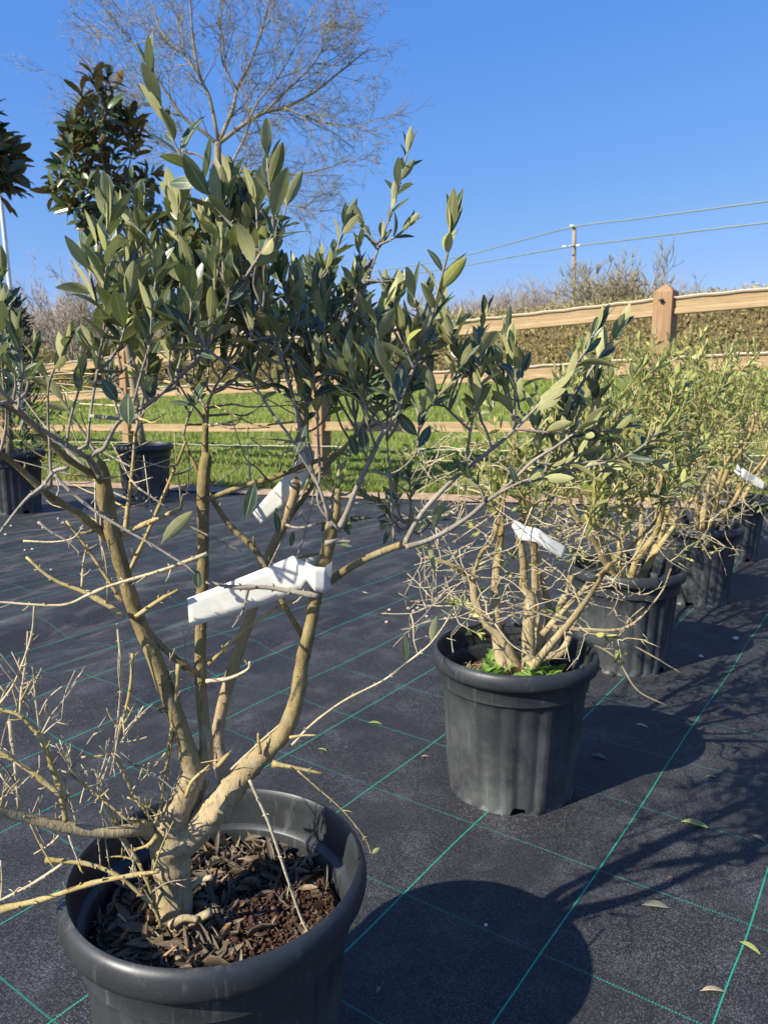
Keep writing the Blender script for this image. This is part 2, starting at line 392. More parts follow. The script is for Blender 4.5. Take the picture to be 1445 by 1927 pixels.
def mat_wood():
    t = NT('sawn_fence_timber'); v = t.coord('Generated'); o = t.coord()
    g = t.noise(t.mapping(o, (2.2, 2.2, 26)), 2.6, 6, .62, .8)
    g2 = t.noise(o, 2.2, 4, .6)
    c = t.ramp(g, [(.25, (.22, .145, .065)), (.5, (.35, .25, .13)), (.75, (.46, .35, .20))])
    c = t.mix(t.rng(g2, .35, .7, 0, .45), c, (.36, .25, .14))
    k = t.n('ShaderNodeTexVoronoi'); t.l(t.mapping(o, (1, 1, 3)), k.inputs['Vector']); k.inputs['Scale'].default_value = 2.1
    c = t.mix(t.math('SUBTRACT', 1.0, t.rng(k.outputs[0], .02, .06), clamp=True), c, (.13, .06, .03))
    return t.done(t.pbsdf(c, .75, t.bump(g, .4, .004), .25))
M['wood'] = mat_wood()
def mat_post():
    t = NT('brown_post_timber'); o = t.coord()
    g = t.noise(t.mapping(o, (16, 16, 1.2)), 2.6, 6, .62, .8); g2 = t.noise(o, 3, 4, .6)
    c = t.ramp(g, [(.28, (.21, .12, .055)), (.52, (.32, .20, .105)), (.75, (.40, .28, .165))])
    c = t.mix(t.rng(g2, .45, .7, 0, .45), c, (.28, .15, .085))
    return t.done(t.pbsdf(c, .75, t.bump(g, .4, .004), .25))
M['post'] = mat_post()
M['rope'] = mat_simple('pale_rope', (.55, .48, .34), (.75, .70, .58), 60, .8)
M['black'] = mat_simple('black_insulator', (.02, .02, .022), (.05, .05, .05), 40, .5)
M['branchfar'] = mat_simple('bare_branch_bark', (.19, .155, .08), (.32, .265, .145), 3, .9, .3, .01)
M['twigfar'] = mat_simple('far_twigs', (.25, .205, .16), (.38, .32, .26), .5, .9)
M['twigfar2'] = mat_simple('far_bush_twigs', (.20, .17, .10), (.34, .29, .18), .8, .9)
M['pole'] = mat_simple('weathered_pole_wood', (.22, .18, .13), (.34, .29, .22), 4, .85)
M['wire'] = mat_simple('grey_cable', (.16, .20, .19), (.22, .26, .25), 2, .5)
M['ceramic'] = mat_simple('white_ceramic', (.75, .77, .78), (.85, .87, .87), 5, .25)
M['galv'] = mat_simple('galvanised_steel', (.50, .53, .54), (.68, .70, .71), 12, .45)
M['evergreen'] = mat_simple('distant_evergreen', (.03, .045, .02), (.07, .085, .04), 2, .9)
def mat_hedge():
    t = NT('hedge_leaf'); geo = t.n('ShaderNodeNewGeometry'); n = t.noise(t.coord(), .7, 4)
    c = t.ramp(geo.outputs['Random Per Island'], [(0, (.17, .12, .05)), (.35, (.34, .25, .10)), (.62, (.36, .29, .11)), (.88, (.24, .26, .07)), (1, (.55, .45, .24))])
    c = t.mix(t.rng(n, .35, .65, 0, .5), c, (.25, .195, .085))
    return t.done(t.pbsdf(c, .8, None, .2))
M['hedge'] = mat_hedge()
M['hedgecore'] = mat_simple('hedge_inner_twigs', (.09, .07, .035), (.18, .14, .07), 14, .95, .8, .05)
def mat_tag():
    t = NT('white_label_plastic'); v = t.coord(); n = t.noise(v, 38, 4, .6)
    c = t.mix(t.rng(n, .58, .75, 0, .5), (.80, .79, .70), (.60, .50, .28))
    p = t.pbsdf(c, .45, t.bump(t.noise(v, 22, 2), .5, .003), .4); tr = t.n('ShaderNodeBsdfTranslucent'); t.setin(tr.inputs[0], (.8, .8, .72))
    mx = t.n('ShaderNodeMixShader'); mx.inputs[0].default_value = .28; t.l(p, mx.inputs[1]); t.l(tr.outputs[0], mx.inputs[2])
    return t.done(mx.outputs[0])
M['tag'] = mat_tag()
M['pebble'] = mat_simple('pale_pebble', (.50, .42, .36), (.72, .66, .60), 60, .8)
M['pebble_pink'] = mat_simple('pinkish_pebble', (.42, .28, .23), (.55, .40, .33), 60, .8)

# ------------------------------------------------------------------ the setting
# field lines: E = edge of the fabric, F = fence foot, H = hedge foot; k = x / y as seen from the path
def line_E(k):
    # piecewise straight edge of the fabric
    P = [(14, 3.6), (1.03, 6.41), (-.58, 6.72), (-3.86, 7.63), (-30, 15)]
    for (x0, y0), (x1, y1) in zip(P, P[1:]):
        den = (x1 - x0) - k * (y1 - y0)
        if abs(den) < 1e-9: continue
        s = (k * y0 - x0) / den
        if -1e-6 <= s <= 1 + 1e-6: return Vector((x0 + (x1 - x0) * s, y0 + (y1 - y0) * s, 0))
    return Vector((k * 8, 8, 0))
F0 = Vector((2.28, 6.4, .0)); FD = Vector((-6.08, 4.9, -.29))
def fs_of(k): return (F0.x - k * F0.y) / (-FD.x + k * FD.y)
def line_F(k):
    s = max(-1.2, min(4.5, fs_of(k))); p = F0 + FD * s; p.z = -.29 * max(-.4, min(2.2, s)); return p
HP = [Vector((16, 5.5, 1.25)), Vector((7.03, 14, 1.25)), Vector((2.4, 19.5, 1.25)), Vector((-11.2, 26, .75)), Vector((-40, 38, .5))]
def line_H(k):
    for a, b in zip(HP, HP[1:]):
        den = (b.x - a.x) - k * (b.y - a.y); s = (k * a.y - a.x) / den
        if -1e-6 <= s <= 1 + 1e-6: return a.lerp(b, s)
    return HP[-1]
def fence_hill(k, t):
    a, b = line_F(k), line_H(k); p = a.lerp(b, t); e = t * t * (3 - 2 * t) * .5 + t * .5
    p.z = a.z + (b.z - a.z) * e + .03 * noise.noise(p * .9); return p

# fabric ground: one sheet under everything near
def fab_z(x, y):
    th = R(55.27); v = -x * math.sin(th) + y * math.cos(th); u = x * math.cos(th) + y * math.sin(th)
    m = max(0, min(1, (v - 1.15) / .8)) * max(0, min(1, (6.3 - y) / .8))
    q = Vector((u * .35, v * 2.4, 0))
    return m * (.046 * noise.noise(q) + .022 * noise.noise(q * 2.3 + Vector((5, 1, 0)))) - 0.0
mb = MB(); vs = []; fs = []
xs = [-30, -20, -12, -8] + [-6 + .07 * i for i in range(int(12 / .07) + 1)] + [7, 8, 10, 14]
ys = [-15, -8, -4, -2, -1, 0] + [.5 + .07 * i for i in range(int(7.5 / .07) + 1)] + [9, 11, 15]
nx, ny = len(xs), len(ys)
for y in ys:
    for x in xs: vs.append((x, y, fab_z(x, y) if -6 < x < 6 and y > .4 else 0))
def inside(x, y):
    if y <= 0.1: return True
    e = line_E(x / y); return y <= e.y + .05
for j in range(ny - 1):
    for i in range(nx - 1):
        if inside(xs[i], ys[j]) or inside(xs[i + 1], ys[j]):
            fs.append((j * nx + i, j * nx + i + 1, (j + 1) * nx + i + 1, (j + 1) * nx + i))
mb.add(vs, fs); tag(mb.build('fabric_ground', M['fabric']), kind='structure')

ks = [1.5 - 2.35 * i / 110 for i in range(111)]
def sheet(name, rowfun, nrow, mat):
    mb = MB(); vs = []; fs = []
    for r in range(nrow + 1):
        for k in ks: vs.append(rowfun(k, r / nrow))
    n = len(ks)
    for r in range(nrow):
        for i in range(n - 1): fs.append((r * n + i, r * n + i + 1, (r + 1) * n + i + 1, (r + 1) * n + i))
    mb.add(vs, [f[::-1] for f in fs]); return tag(mb.build(name, mat), kind='structure')
def row_earth(k, t):
    e = line_E(k); d = Vector((k, 1, 0)).normalized()
    p = e + d * (-.06 + .38 * t + .04 * noise.noise(Vector((k * 14, 0, 0)))); p.z = .012 + .022 * math.sin(math.pi * t) + .012 * noise.noise(p * 5); return p
sheet('earth_strip', row_earth, 6, M['earth'])
def field_pt(k, t):
    e = line_E(k); f = line_F(k)
    if t < .3:
        q = t / .3; d = Vector((k, 1, 0)).normalized(); a = e + d * .16; a.z = .0
        p = a.lerp(f, q); p.z += .02 * noise.noise(p * 1.3) + .035 * math.sin(math.pi * min(1, q * 3)) ; return p
    return fence_hill(k, (t - .3) / .7)
sheet('field', field_pt, 60, M['field'])
def far_pt(k, t):
    h = line_H(k); d = Vector((k, 1, 0)).normalized(); p = h + d * (900 * t ** 2.2); p.z = h.z - .01 - 1.0 * min(1, t * 3); return p
sheet('far_ground', far_pt, 20, M['field'])

# grass blades on the near field
mb = MB(); random.seed(5)
for i in range(85000):
    k = rnd(-.62, .62); t = (.0 + .98 * random.random() ** 1.4)
    p = field_pt(k, t); q = p.y
    h = rnd(.03, .075) * (1 + .5 * noise.noise(p * 1.1)) * (1 + .05 * q); a = rnd(0, 6.28); wd = .004 * (1 + q * .08)
    sx = Vector((math.cos(a), math.sin(a), 0)) * wd; ln = Vector((rnd(-.5, .5), rnd(-.5, .5), 0)) * h
    mb.add([p - sx, p + sx, p + ln * .4 + Vector((0, 0, h * .6)) + sx * .6, p + ln + Vector((0, 0, h))], [(0, 1, 2), (0, 2, 3)])
tag(mb.build('grass', M['blade'], smooth=False), 'short sunlit green grass covering the field beyond the black fabric', 'grass', kind='stuff')

# ------------------------------------------------------------------ the hedge
random.seed(7)
hedge = empty('hedge', HP[1], 'long clipped brown and green hedge running behind the wooden fence', 'hedge')
core = MB(); lf = MB()
poly = [line_H(k) for k in [1.25 - 1.85 * i / 90 for i in range(91)]]
HH = 1.36
for a, b in zip(poly, poly[1:]):
    d = (b - a); L = d.length; d.normalize(); nrm = Vector((-d.y, d.x, 0)); mid = (a + b) / 2
    if nrm.y > 0: nrm = -nrm
    vs = []
    for p in (a, b):
        for off, z in ((.42, -.3), (.42, HH - .13), (-.5, HH - .13), (-.5, -.3)): vs.append(p + nrm * off + Vector((0, 0, z)))
    core.add(vs, [(0, 4, 5, 1), (1, 5, 6, 2), (2, 6, 7, 3)])
    k = a.x / a.y
    if not (-.62 < k < .6): n = int(L * 25)
    else: n = int(L * 1500)
    sz = .03 + .0012 * mid.length
    for _ in range(n):
        f = random.random(); p = a.lerp(b, f)
        if random.random() < .72:
            z = rnd(-.05, HH + .02); p = p + nrm * (.45 + rnd(0, .14) + .06 * noise.noise(p * 2.2 + Vector((0, 0, z * 3)))) + Vector((0, 0, z))
        else:
            p = p + nrm * rnd(-.5, .5) + Vector((0, 0, HH - .1 + rnd(0, .20) + .12 * noise.noise(p * 1.7) + .05 * noise.noise(p * 5)))
        L2 = sz * rnd(.7, 2.2); dv = (rvec(1) + Vector((0, 0, .8))).normalized(); sd2 = dv.cross(rvec(1)).normalized() * L2 * rnd(.06, .26)
        lf.add([p - dv * L2 * .5, p + sd2, p + dv * L2 * .5, p - sd2], [(0, 1, 2, 3)])
core.build('branches', M['hedgecore'], hedge, False); lf.build('foliage', M['hedge'], hedge, False)

# ------------------------------------------------------------------ the fence
fence = empty('wooden_fence', F0, 'brown timber post and three rail fence with rope along its rails', 'fence')
ang = math.atan2(FD.y, FD.x); POSTS = [-.986, -.493, 0, .493, .986, 1.479, 1.972, 2.465]
fdir = Vector((FD.x, FD.y, 0)).normalized(); fn = Vector((fdir.y, -fdir.x, 0))
if fn.y > 0: fn = -fn
def fpt(s, z): return Vector((F0.x + FD.x * s, F0.y + FD.y * s, z - .29 * s))
rail_z = (1.60, 1.135, .645)
for i, s in enumerate(POSTS):
    mb = MB(); b = fpt(s, 0); hw = .078; top = 1.79
    cr, sr = fdir.x * hw, fdir.y * hw; nx_, ny_ = fn.x * hw, fn.y * hw
    ring = lambda z, k: [(b.x + (cr * a + nx_ * c) * k, b.y + (sr * a + ny_ * c) * k, b.z + z) for a, c in ((-1, -1), (1, -1), (1, 1), (-1, 1))]
    vs = ring(-.3, 1) + ring(top - .065, 1) + [(b.x, b.y, b.z + top)]
    mb.add(vs, [(0, 1, 5, 4), (1, 2, 6, 5), (2, 3, 7, 6), (3, 0, 4, 7), (4, 5, 8), (5, 6, 8), (6, 7, 8), (7, 4, 8)])
    po = mb.build('post', M['post'], fence, False, .006)
    for rz in rail_z[:2]:
        mi = MB(); c = b + fn * (.078 + .014) + Vector((0, 0, rz + (.05 if rz > 1.5 else .065)))
        tube(mi, [c - fn * .012, c + fn * .02], [.016, .011], 10, sm=False); tube(mi, [c + fn * .008 - fdir * .02, c + fn * .008 + fdir * .02], [.007, .007], 8, sm=False)
        io = mi.build('insulator', M['black'], po)
ra = math.atan2(fdir.y, fdir.x)
for s0, s1 in zip(POSTS, POSTS[1:]):
    for j, rz in enumerate(rail_z):
        mb = MB(); hh = (.066, .06, .05)[j]; dd = .036
        ds = .08 / 7.81 - .0002
        a, b = fpt(s0 + ds, rz + rnd(-.006, .006)), fpt(s1 - ds, rz + rnd(-.006, .006))
        N = 6; vs = []; fs = []
        for i in range(N + 1):
            p = a.lerp(b, i / N) + Vector((0, 0, -.010 * math.sin(math.pi * i / N)))
            for o, z in ((dd, -hh), (dd, -hh * .42), (dd * .55, -hh * .30), (dd * .62, -hh * .1), (dd * .8, hh), (-dd, hh), (-dd, -hh)): vs.append(p + fn * o + Vector((0, 0, z)))
        for i in range(N):
            for q in range(7): q2 = (q + 1) % 7; fs.append((i * 7 + q, i * 7 + q2, i * 7 + 7 + q2, i * 7 + 7 + q))
        fs.append((6, 5, 4, 3, 2, 1, 0)); fs.append(tuple(N * 7 + q for q in range(7)))
        mb.add(vs, fs); mb.build('rail', M['wood'], fence, False, .004)
for z, off in ((1.60 + .072, .098), (1.135 + .068, .098), (.43, .098)):
    mb = MB()
    for s0, s1 in zip(POSTS, POSTS[1:]):
        pts = [fpt(s0 + (s1 - s0) * i / 40, z) + fn * (off if z < 1 else .05) + Vector((0, 0, -.012 * math.sin(math.pi * i / 40) + .0035 * math.sin(i * 1.9))) for i in range(41)]
        tube(mb, pts, [.0055 if z > 1 else .004] * 41, 5, sm=False)
    mb.build('rope', M['rope'], fence)

# ------------------------------------------------------------------ bare trees and far things
def grow(mb, p, d, L, r, depth, spread=.6, n=(2, 4), up=.12, sides=4, segs=4, minr=.004, shrink=.66, wob=.18, prob_tip=1):
    pts = [p.copy()]; q = p.copy(); dd = d.normalized()
    for i in range(segs):
        dd = (dd + rvec(wob) + Vector((0, 0, up))).normalized(); q = q + dd * L / segs; pts.append(q.copy())
    rad = [max(minr, r * (1 - .45 * i / segs)) for i in range(segs + 1)]
    tube(mb, pts, rad, sides, sm=False)
    if depth <= 0: return
    for _ in range(random.randint(*n)):
        i = random.randint(1, segs); bd = (pts[i] - pts[i - 1]).normalized()
        x = bd.orthogonal(); x.rotate(Matrix.Rotation(rnd(0, 6.28), 3, bd)); a = rnd(spread * .5, spread * 1.4)
        grow(mb, pts[i], bd * math.cos(a) + x.normalized() * math.sin(a), L * shrink * rnd(.75, 1.2), max(minr, rad[i] * .62), depth - 1, spread, n, up, max(3, sides - 1), max(3, segs - 1), minr, shrink, wob)

random.seed(21)
BT = 25.0
bt = empty('bare_tree', W(415, 700, BT), 'tall leafless tree with a wide crown of fine twigs against the blue sky', 'tree')
tr = MB(); base = W(416, 700, BT); base.z = 0.3
tube(tr, [base, W(416, 600, BT), W(414, 430, BT), W(411, 330, BT), W(410, 268, BT)], [.21, .18, .15, .12, .105], 10)
tr.build('trunk', M['branchfar'], bt)
limbs = [([(410, 272), (382, 247), (344, 219), (312, 171), (274, 114), (235, 63), (205, 20)], 7),
         ([(411, 264), (395, 184), (376, 142), (363, 69), (360, 20), (352, -60)], 7),
         ([(413, 266), (439, 203), (446, 168), (468, 126), (493, 56), (512, -30)], 7.5),
         ([(412, 270), (458, 235), (497, 212), (535, 203), (586, 177), (640, 135), (690, 95)], 8),
         ([(412, 345), (440, 300), (462, 255), (480, 200), (520, 150), (560, 80), (590, 10)], 5),
         ([(412, 335), (470, 322), (540, 330), (610, 318), (660, 300)], 4.5),
         ([(411, 315), (370, 290), (320, 280), (265, 250), (215, 240)], 4.5),
         ([(376, 142), (350, 110), (310, 70), (290, 20), (280, -30)], 4),
         ([(344, 219), (290, 200), (240, 170), (190, 130)], 3.5),
         ([(446, 168), (420, 120), (415, 60), (420, -20)], 4),
         ([(535, 203), (590, 225), (640, 235), (680, 240)], 3.2),
         ([(497, 212), (540, 170), (590, 120), (625, 60), (640, 20)], 4),
         ([(414, 380), (470, 370), (540, 385), (590, 395)], 3)]
for L, w0 in limbs:
    br = MB(); n = len(L); dz = rnd(-1.2, 1.2)
    pts = [W(x, y, BT + dz * i / n) for i, (x, y) in enumerate(L)]
    rad = [max(.010, w0 * BT / FPX / 2 * (1 - .8 * i / n)) for i in range(n)]
    P = tube(br, pts, rad, 6, 3)
    Ltot = sum((pts[i + 1] - pts[i]).length for i in range(n - 1))
    for q in range(int(7 + Ltot * 2.8)):
        i = random.randint(2, len(P) - 1); bd = (P[i] - P[i - 1]).normalized()
        x = bd.orthogonal(); x.rotate(Matrix.Rotation(rnd(0, 6.28), 3, bd)); a = rnd(.4, 1.1); f = i / len(P)
        grow(br, P[i], bd * math.cos(a) + x.normalized() * math.sin(a), rnd(.7, 1.5), .016 * (1.3 - f * .6), 3, .6, (2, 4), .04, 3, 3, .0052, .66, .2)
    br.build('branch', M['branchfar'], bt)

# leafless shrub right of the pole
random.seed(31)
def bare_shrub(name, label, px, py, Y, wpx, hpx, n, mat, group=None, minr=.008, up=.16, depth=3, lean=.45, zb=None, cat='shrub'):
    b = W(px, py, Y)
    if zb is not None: b.z = zb
    o = empty(name, b, label, cat, group); br = MB(); tw = MB()
    H = hpx * Y / FPX; Wd = wpx * Y / FPX
    tube(br, [b, b + Vector((rnd(-.05, .05), 0, H * .22))], [H * .022, H * .017], 8)
    br.build('trunk', mat, o)
    for i in range(n):
        a = rnd(0, 6.28); l = rnd(.1, lean)
        grow(tw, b + Vector((0, 0, H * rnd(.02, .25))), Vector((math.cos(a) * l, math.sin(a) * l, 1)), H * rnd(.42, .58), H * .009, depth, .55, (3, 5), up, 4, 4, minr, .55, .14)
    # keep within the crown's height and width
    vs = []
    for v in tw.v:
        x = b.x + (v[0] - b.x) * 1.0; z = v[2]
        vs.append((x, v[1], z))
    mx = sorted(v[2] for v in vs)[int(len(vs) * .985)] - b.z; mw = sorted(abs(v[0] - b.x) for v in vs)[int(len(vs) * .97)]
    s1 = H / mx; s2 = (Wd / 2) / mw
    tw.v = [(b.x + (v[0] - b.x) * s2, b.y + (v[1] - b.y) * s2, b.z + (v[2] - b.z) * s1) for v in vs]
    tw.build('branches', mat, o); return o
bare_shrub('bare_shrub', 'leafless upright shrub beside the utility pole above the hedge', 1160, 640, 30, 165, 215, 44, M['twigfar2'], zb=1.0, minr=.012, up=.20, lean=.7)
bare_shrub('bare_shrub', 'rounded dense leafless shrub behind the fence at the left', 150, 740, 24, 190, 240, 26, M['twigfar'], zb=.5, minr=.008, lean=1.0, up=.10)
bare_shrub('bare_tree', 'pale bare tree top showing between olive shoots left of centre', 528, 640, 60, 110, 170, 12, M['twigfar'], zb=.5, minr=.018, lean=.7, cat='tree')

# woodland far off: reads as one mass
random.seed(41); mb = MB()
tops = [(-60, 580), (40, 570), (120, 560), (250, 575), (360, 570), (470, 560), (560, 565), (700, 572), (760, 565), (830, 560), (880, 548), (920, 536), (960, 528), (1000, 522), (1045, 518), (1100, 530), (1180, 525), (1225, 520), (1270, 522), (1310, 538), (1350, 552), (1400, 565), (1500, 575)]
def topy(x):
    for (a, ya), (b, yb) in zip(tops, tops[1:]):
        if a <= x <= b: return ya + (yb - ya) * (x - a) / (b - a)
    return 575
x = -40
while x < 1480:
    Y = rnd(75, 100); b = W(x, 720, Y); b.z = 0; H = W(x, topy(x) + rnd(-4, 16), Y).z * .90
    for i in range(17):
        l = rnd(.05, .95); a = rnd(0, 6.28)
        p0 = b + Vector((0, 0, H * rnd(.15, .4)))
        grow(mb, p0, Vector((math.cos(a) * l, math.sin(a) * l, 1)), (H - p0.z) * rnd(.50, .66), H * .008, 3, .55, (3, 4), .10, 3, 3, .019, .55, .10)
    tube(mb, [b, b + Vector((0, 0, H * .5))], [H * .02, H * .012], 5, sm=False)
    x += rnd(9, 17)
_unused = [(v[0], v[1], min(v[2], W(v[0] / v[1] * FPX + CX, topy(v[0] / v[1] * FPX + CX) + 6 * noise.noise(Vector((v[0] * .6, 0, v[2] * .2))), v[1]).z + .3 * noise.noise(Vector(v) * 2))) for v in mb.v]
tag(mb.build('woodland', M['twigfar'], smooth=False), 'distant line of leafless brown woodland on the horizon', 'woodland', kind='stuff')

# distant evergreen
random.seed(43)
ev = empty('evergreen_tree', W(586, 640, 50), 'small dark evergreen tree far behind the middle of the olive crown', 'tree')
mb = MB(); b = W(586, 640, 50); b.z = .5; H = W(586, 492, 50).z - .5
t_ = MB(); tube(t_, [b, b + Vector((0, 0, H * .9))], [.15, .03], 6, sm=False); t_.build('trunk', M['branchfar'], ev)
for i in range(2600):
    f = rnd(.1, 1) ; r = 1.25 * (1 - f) ** .6 * rnd(.3, 1.05) + .05; a = rnd(0, 6.28)
    p = b + Vector((math.cos(a) * r, math.sin(a) * r, H * f)); dv = (Vector((math.cos(a), math.sin(a), rnd(0, 1.2))) + rvec(.4)).normalized() * rnd(.15, .32)
    s = dv.cross(rvec(1)).normalized() * .05
    mb.add([p - s, p + s, p + dv], [(0, 1, 2)])
mb.build('foliage', M['evergreen'], ev, False)

# utility pole and its two cables
UP = 40.0
up = empty('utility_pole', W(1081, 640, UP), 'weathered wooden utility pole rising above the hedge with white insulators', 'utility pole')
mb = MB(); b = W(1082, 640, UP); b.z = .2; tp = W(1080, 424, UP)
tube(mb, [b, b.lerp(tp, .5), tp], [.125, .115, .10], 12); mb.build('pole_shaft', M['pole'], up)
for px, py in ((1076, 425), (1062, 464), (1088, 462)):
    mb = MB(); c = W(px, py, UP - .16); tube(mb, [c - Vector((.12, 0, 0)), c - Vector((.04, 0, 0)), c + Vector((.04, 0, 0)), c + Vector((.12, 0, 0))], [.03, .055, .055, .03], 10, sm=False); mb.build('insulator', M['ceramic'], up)
mb = MB(); tube(mb, [W(1070, 463, UP), W(1094, 461, UP)], [.03, .03], 6, sm=False); mb.build('bracket', M['galv'], up)
def cable(pts, label):
    mb = MB(); tube(mb, pts, [.036 + .0] * len(pts), 6, 8); return tag(mb.build('overhead_cable', M['wire']), label, 'cable', 'overhead cables on the utility pole')
cable([W(1500, 371, 30), W(1300, 398, 33.5), W(1180, 414, 37), W(1080, 427, UP - .15), W(960, 458, 46), W(860, 484, 52), W(722, 508, 62), W(560, 530, 80)], 'upper of the two grey overhead cables, fixed at the pole top')
cable([W(1500, 412, 30), W(1300, 436, 33.5), W(1190, 450, 37), W(1090, 462, UP - .15), W(1060, 466, UP - .1), W(960, 484, 46), W(860, 502, 52), W(722, 523, 62), W(560, 540, 80)], 'lower of the two grey overhead cables, fixed below the pole top')

# slim leaning metal pole at the left
mp = MB(); a = W(36, 700, 12); bb = W(-16, 200, 12); a = a + (a - bb) * .25
tube(mp, [a, a.lerp(bb, .5), bb], [.034, .033, .032], 12); mo = mp.build('metal_pole', M['galv'])
tag(mo, 'slim pale grey metal pole leaning behind the dark conifer', 'pole')

# ------------------------------------------------------------------ pots
RT = .2025; PH = .36
def pot_mesh(flutes=True):
    # (radius, z, flute amount)
    prof = [(.150, .012, 0), (.1545, .000, 0), (.1570, .004, 1), (.1585, .020, 1), (.1640, .10, 1), (.1700, .19, 1), (.1745, .258, 1), (.1750, .268, .7), (.1752, .2745, .1), (.1785, .2775, 0),
            (.1822, .2800, 0), (.1818, .284, 0), (.1832, .300, 0), (.1845, .3195, 0), (.1870, .3215, 0), (.1955, .3205, 0), (.2005, .3235, 0), (.2025, .331, 0), (.2023, .341, 0), (.2000, .351, 0), (.1960, .3578, 0), (.1905, .3600, 0),
            (.1890, .3580, 0), (.1868, .353, 0), (.1855, .342, 0), (.1830, .322, 0), (.1805, .306, 0), (.1725, .302, 0), (.1705, .299, 0), (.1690, .262, 0), (.1585, .256, 0), (.1530, .20, 0), (.146, .05, 0), (.144, .03, 0), (.0, .03, 0)]
    n = 144; vs = []; fs = []
    for r, z, fl in prof[:-1]:
        for k in range(n):
            a = 2 * math.pi * k / n; rr = r; zz = z
            if fl:
                c = (k % 12) / 12; g = (0, 0, 0, .1, 1, .9, .6, .45, .45, .6, .9, 1)[k % 12]
                rr -= .0065 * fl * g
            # drainage notches
            if (k % 36) in (3, 4, 5, 6, 7) and z < .03: zz = max(z, .0165 if z < .018 else z)
            if (k % 36) in (3, 4, 5, 6, 7) and .018 <= z < .03: zz = .019
            rr += .0009 * math.sin(a * 3 + 1) * (z > .3)
            vs.append((rr * math.cos(a), rr * math.sin(a), zz))
    m = len(prof) - 1
    for i in range(m - 1):
        for k in range(n): k2 = (k + 1) % n; fs.append((i * n + k, i * n + k2, (i + 1) * n + k2, (i + 1) * n + k))
    vs.append((0, 0, .03)); c = len(vs) - 1
    for k in range(n): fs.append(((m - 1) * n + k, (m - 1) * n + (k + 1) % n, c))
    return vs, fs
PV, PF = pot_mesh()
def soil_mesh(z=.268, r=.1660, amp=.010, seed=0, res=46):
    vs = [(0, 0, z + amp)]; fs = []; n = 72
    for i in range(1, res + 1):
        q = r * i / res
        for k in range(n):
            a = 2 * math.pi * k / n; x, y = q * math.cos(a), q * math.sin(a)
            h = amp * (1 - (i / res) ** 3) + .009 * noise.noise(Vector((x * 28, y * 28, seed))) + .006 * noise.noise(Vector((x * 90, y * 90, seed))) + .003 * noise.noise(Vector((x * 260, y * 260, seed)))
            if i == res: h = -.004
            vs.append((x, y, z + h))
    for k in range(n): fs.append((0, 1 + k, 1 + (k + 1) % n))
    for i in range(res - 1):
        for k in range(n): k2 = (k + 1) % n; a = 1 + i * n; fs.append((a + k, a + n + k, a + n + k2, a + k2))
    return vs, fs
def make_pot(x, y, label, group, scale=1.0, rot=0.0, seed=0, hs=1.0):
    """pot body as the thing's first part, soil as the second"""
    t = empty('plant_pot', (x, y, 0), label, 'plant pot', group)
    b = MB(); cr, sr = math.cos(rot), math.sin(rot)
    tf = lambda p: (x + (p[0] * cr - p[1] * sr) * scale, y + (p[0] * sr + p[1] * cr) * scale, p[2] * scale * hs)
    b.add([tf(p) for p in PV], PF); o = b.build('pot_body', M['pot'], t)
    em = o.modifiers.new('edge', 'EDGE_SPLIT'); em.split_angle = R(50)
    sv, sf = soil_mesh(seed=seed); s = MB(); s.add([tf(p) for p in sv], sf); s.build('soil', M['soil'], t)
    return t
pgrp = 'black plastic plant pots'
P1 = (-.226, .943); P2 = (.32, 1.80); dP = (.546, .857)
make_pot(*P1, 'large black plastic pot nearest the camera, littered with dry leaves inside', pgrp, rot=.3, seed=1)
make_pot(*P2, 'black plastic pot with bright green weeds growing on its soil', pgrp, rot=-.26, seed=2)
P3 = (.865, 2.66); P4 = (1.45, 3.49); P5 = (2.0, 4.36); P6 = (2.55, 5.25)
make_pot(*P3, 'black pot directly behind the one with weeds, third in the row', pgrp, rot=.5, seed=3)
make_pot(*P4, 'black pot fourth in the row, standing behind the third pot at the right', pgrp, rot=.9, seed=4)
make_pot(*P5, 'farthest black pot in the row, cut by the right edge of the photo', pgrp, rot=.1, seed=5)
g = G(262, 940); PM = (g.x, g.y + .21)
make_pot(*PM, 'dusty black pot holding the tall magnolia, seen behind the foreground stems', pgrp, 1.27, seed=6, rot=1.0, hs=1.02)
g = G(2, 970); PC = (g.x, g.y + .21)
make_pot(*PC, 'dark black pot holding the conifer at the left edge', pgrp, 1.30, seed=7, rot=.7, hs=1.02)
PL = (-3.75, 5.6)

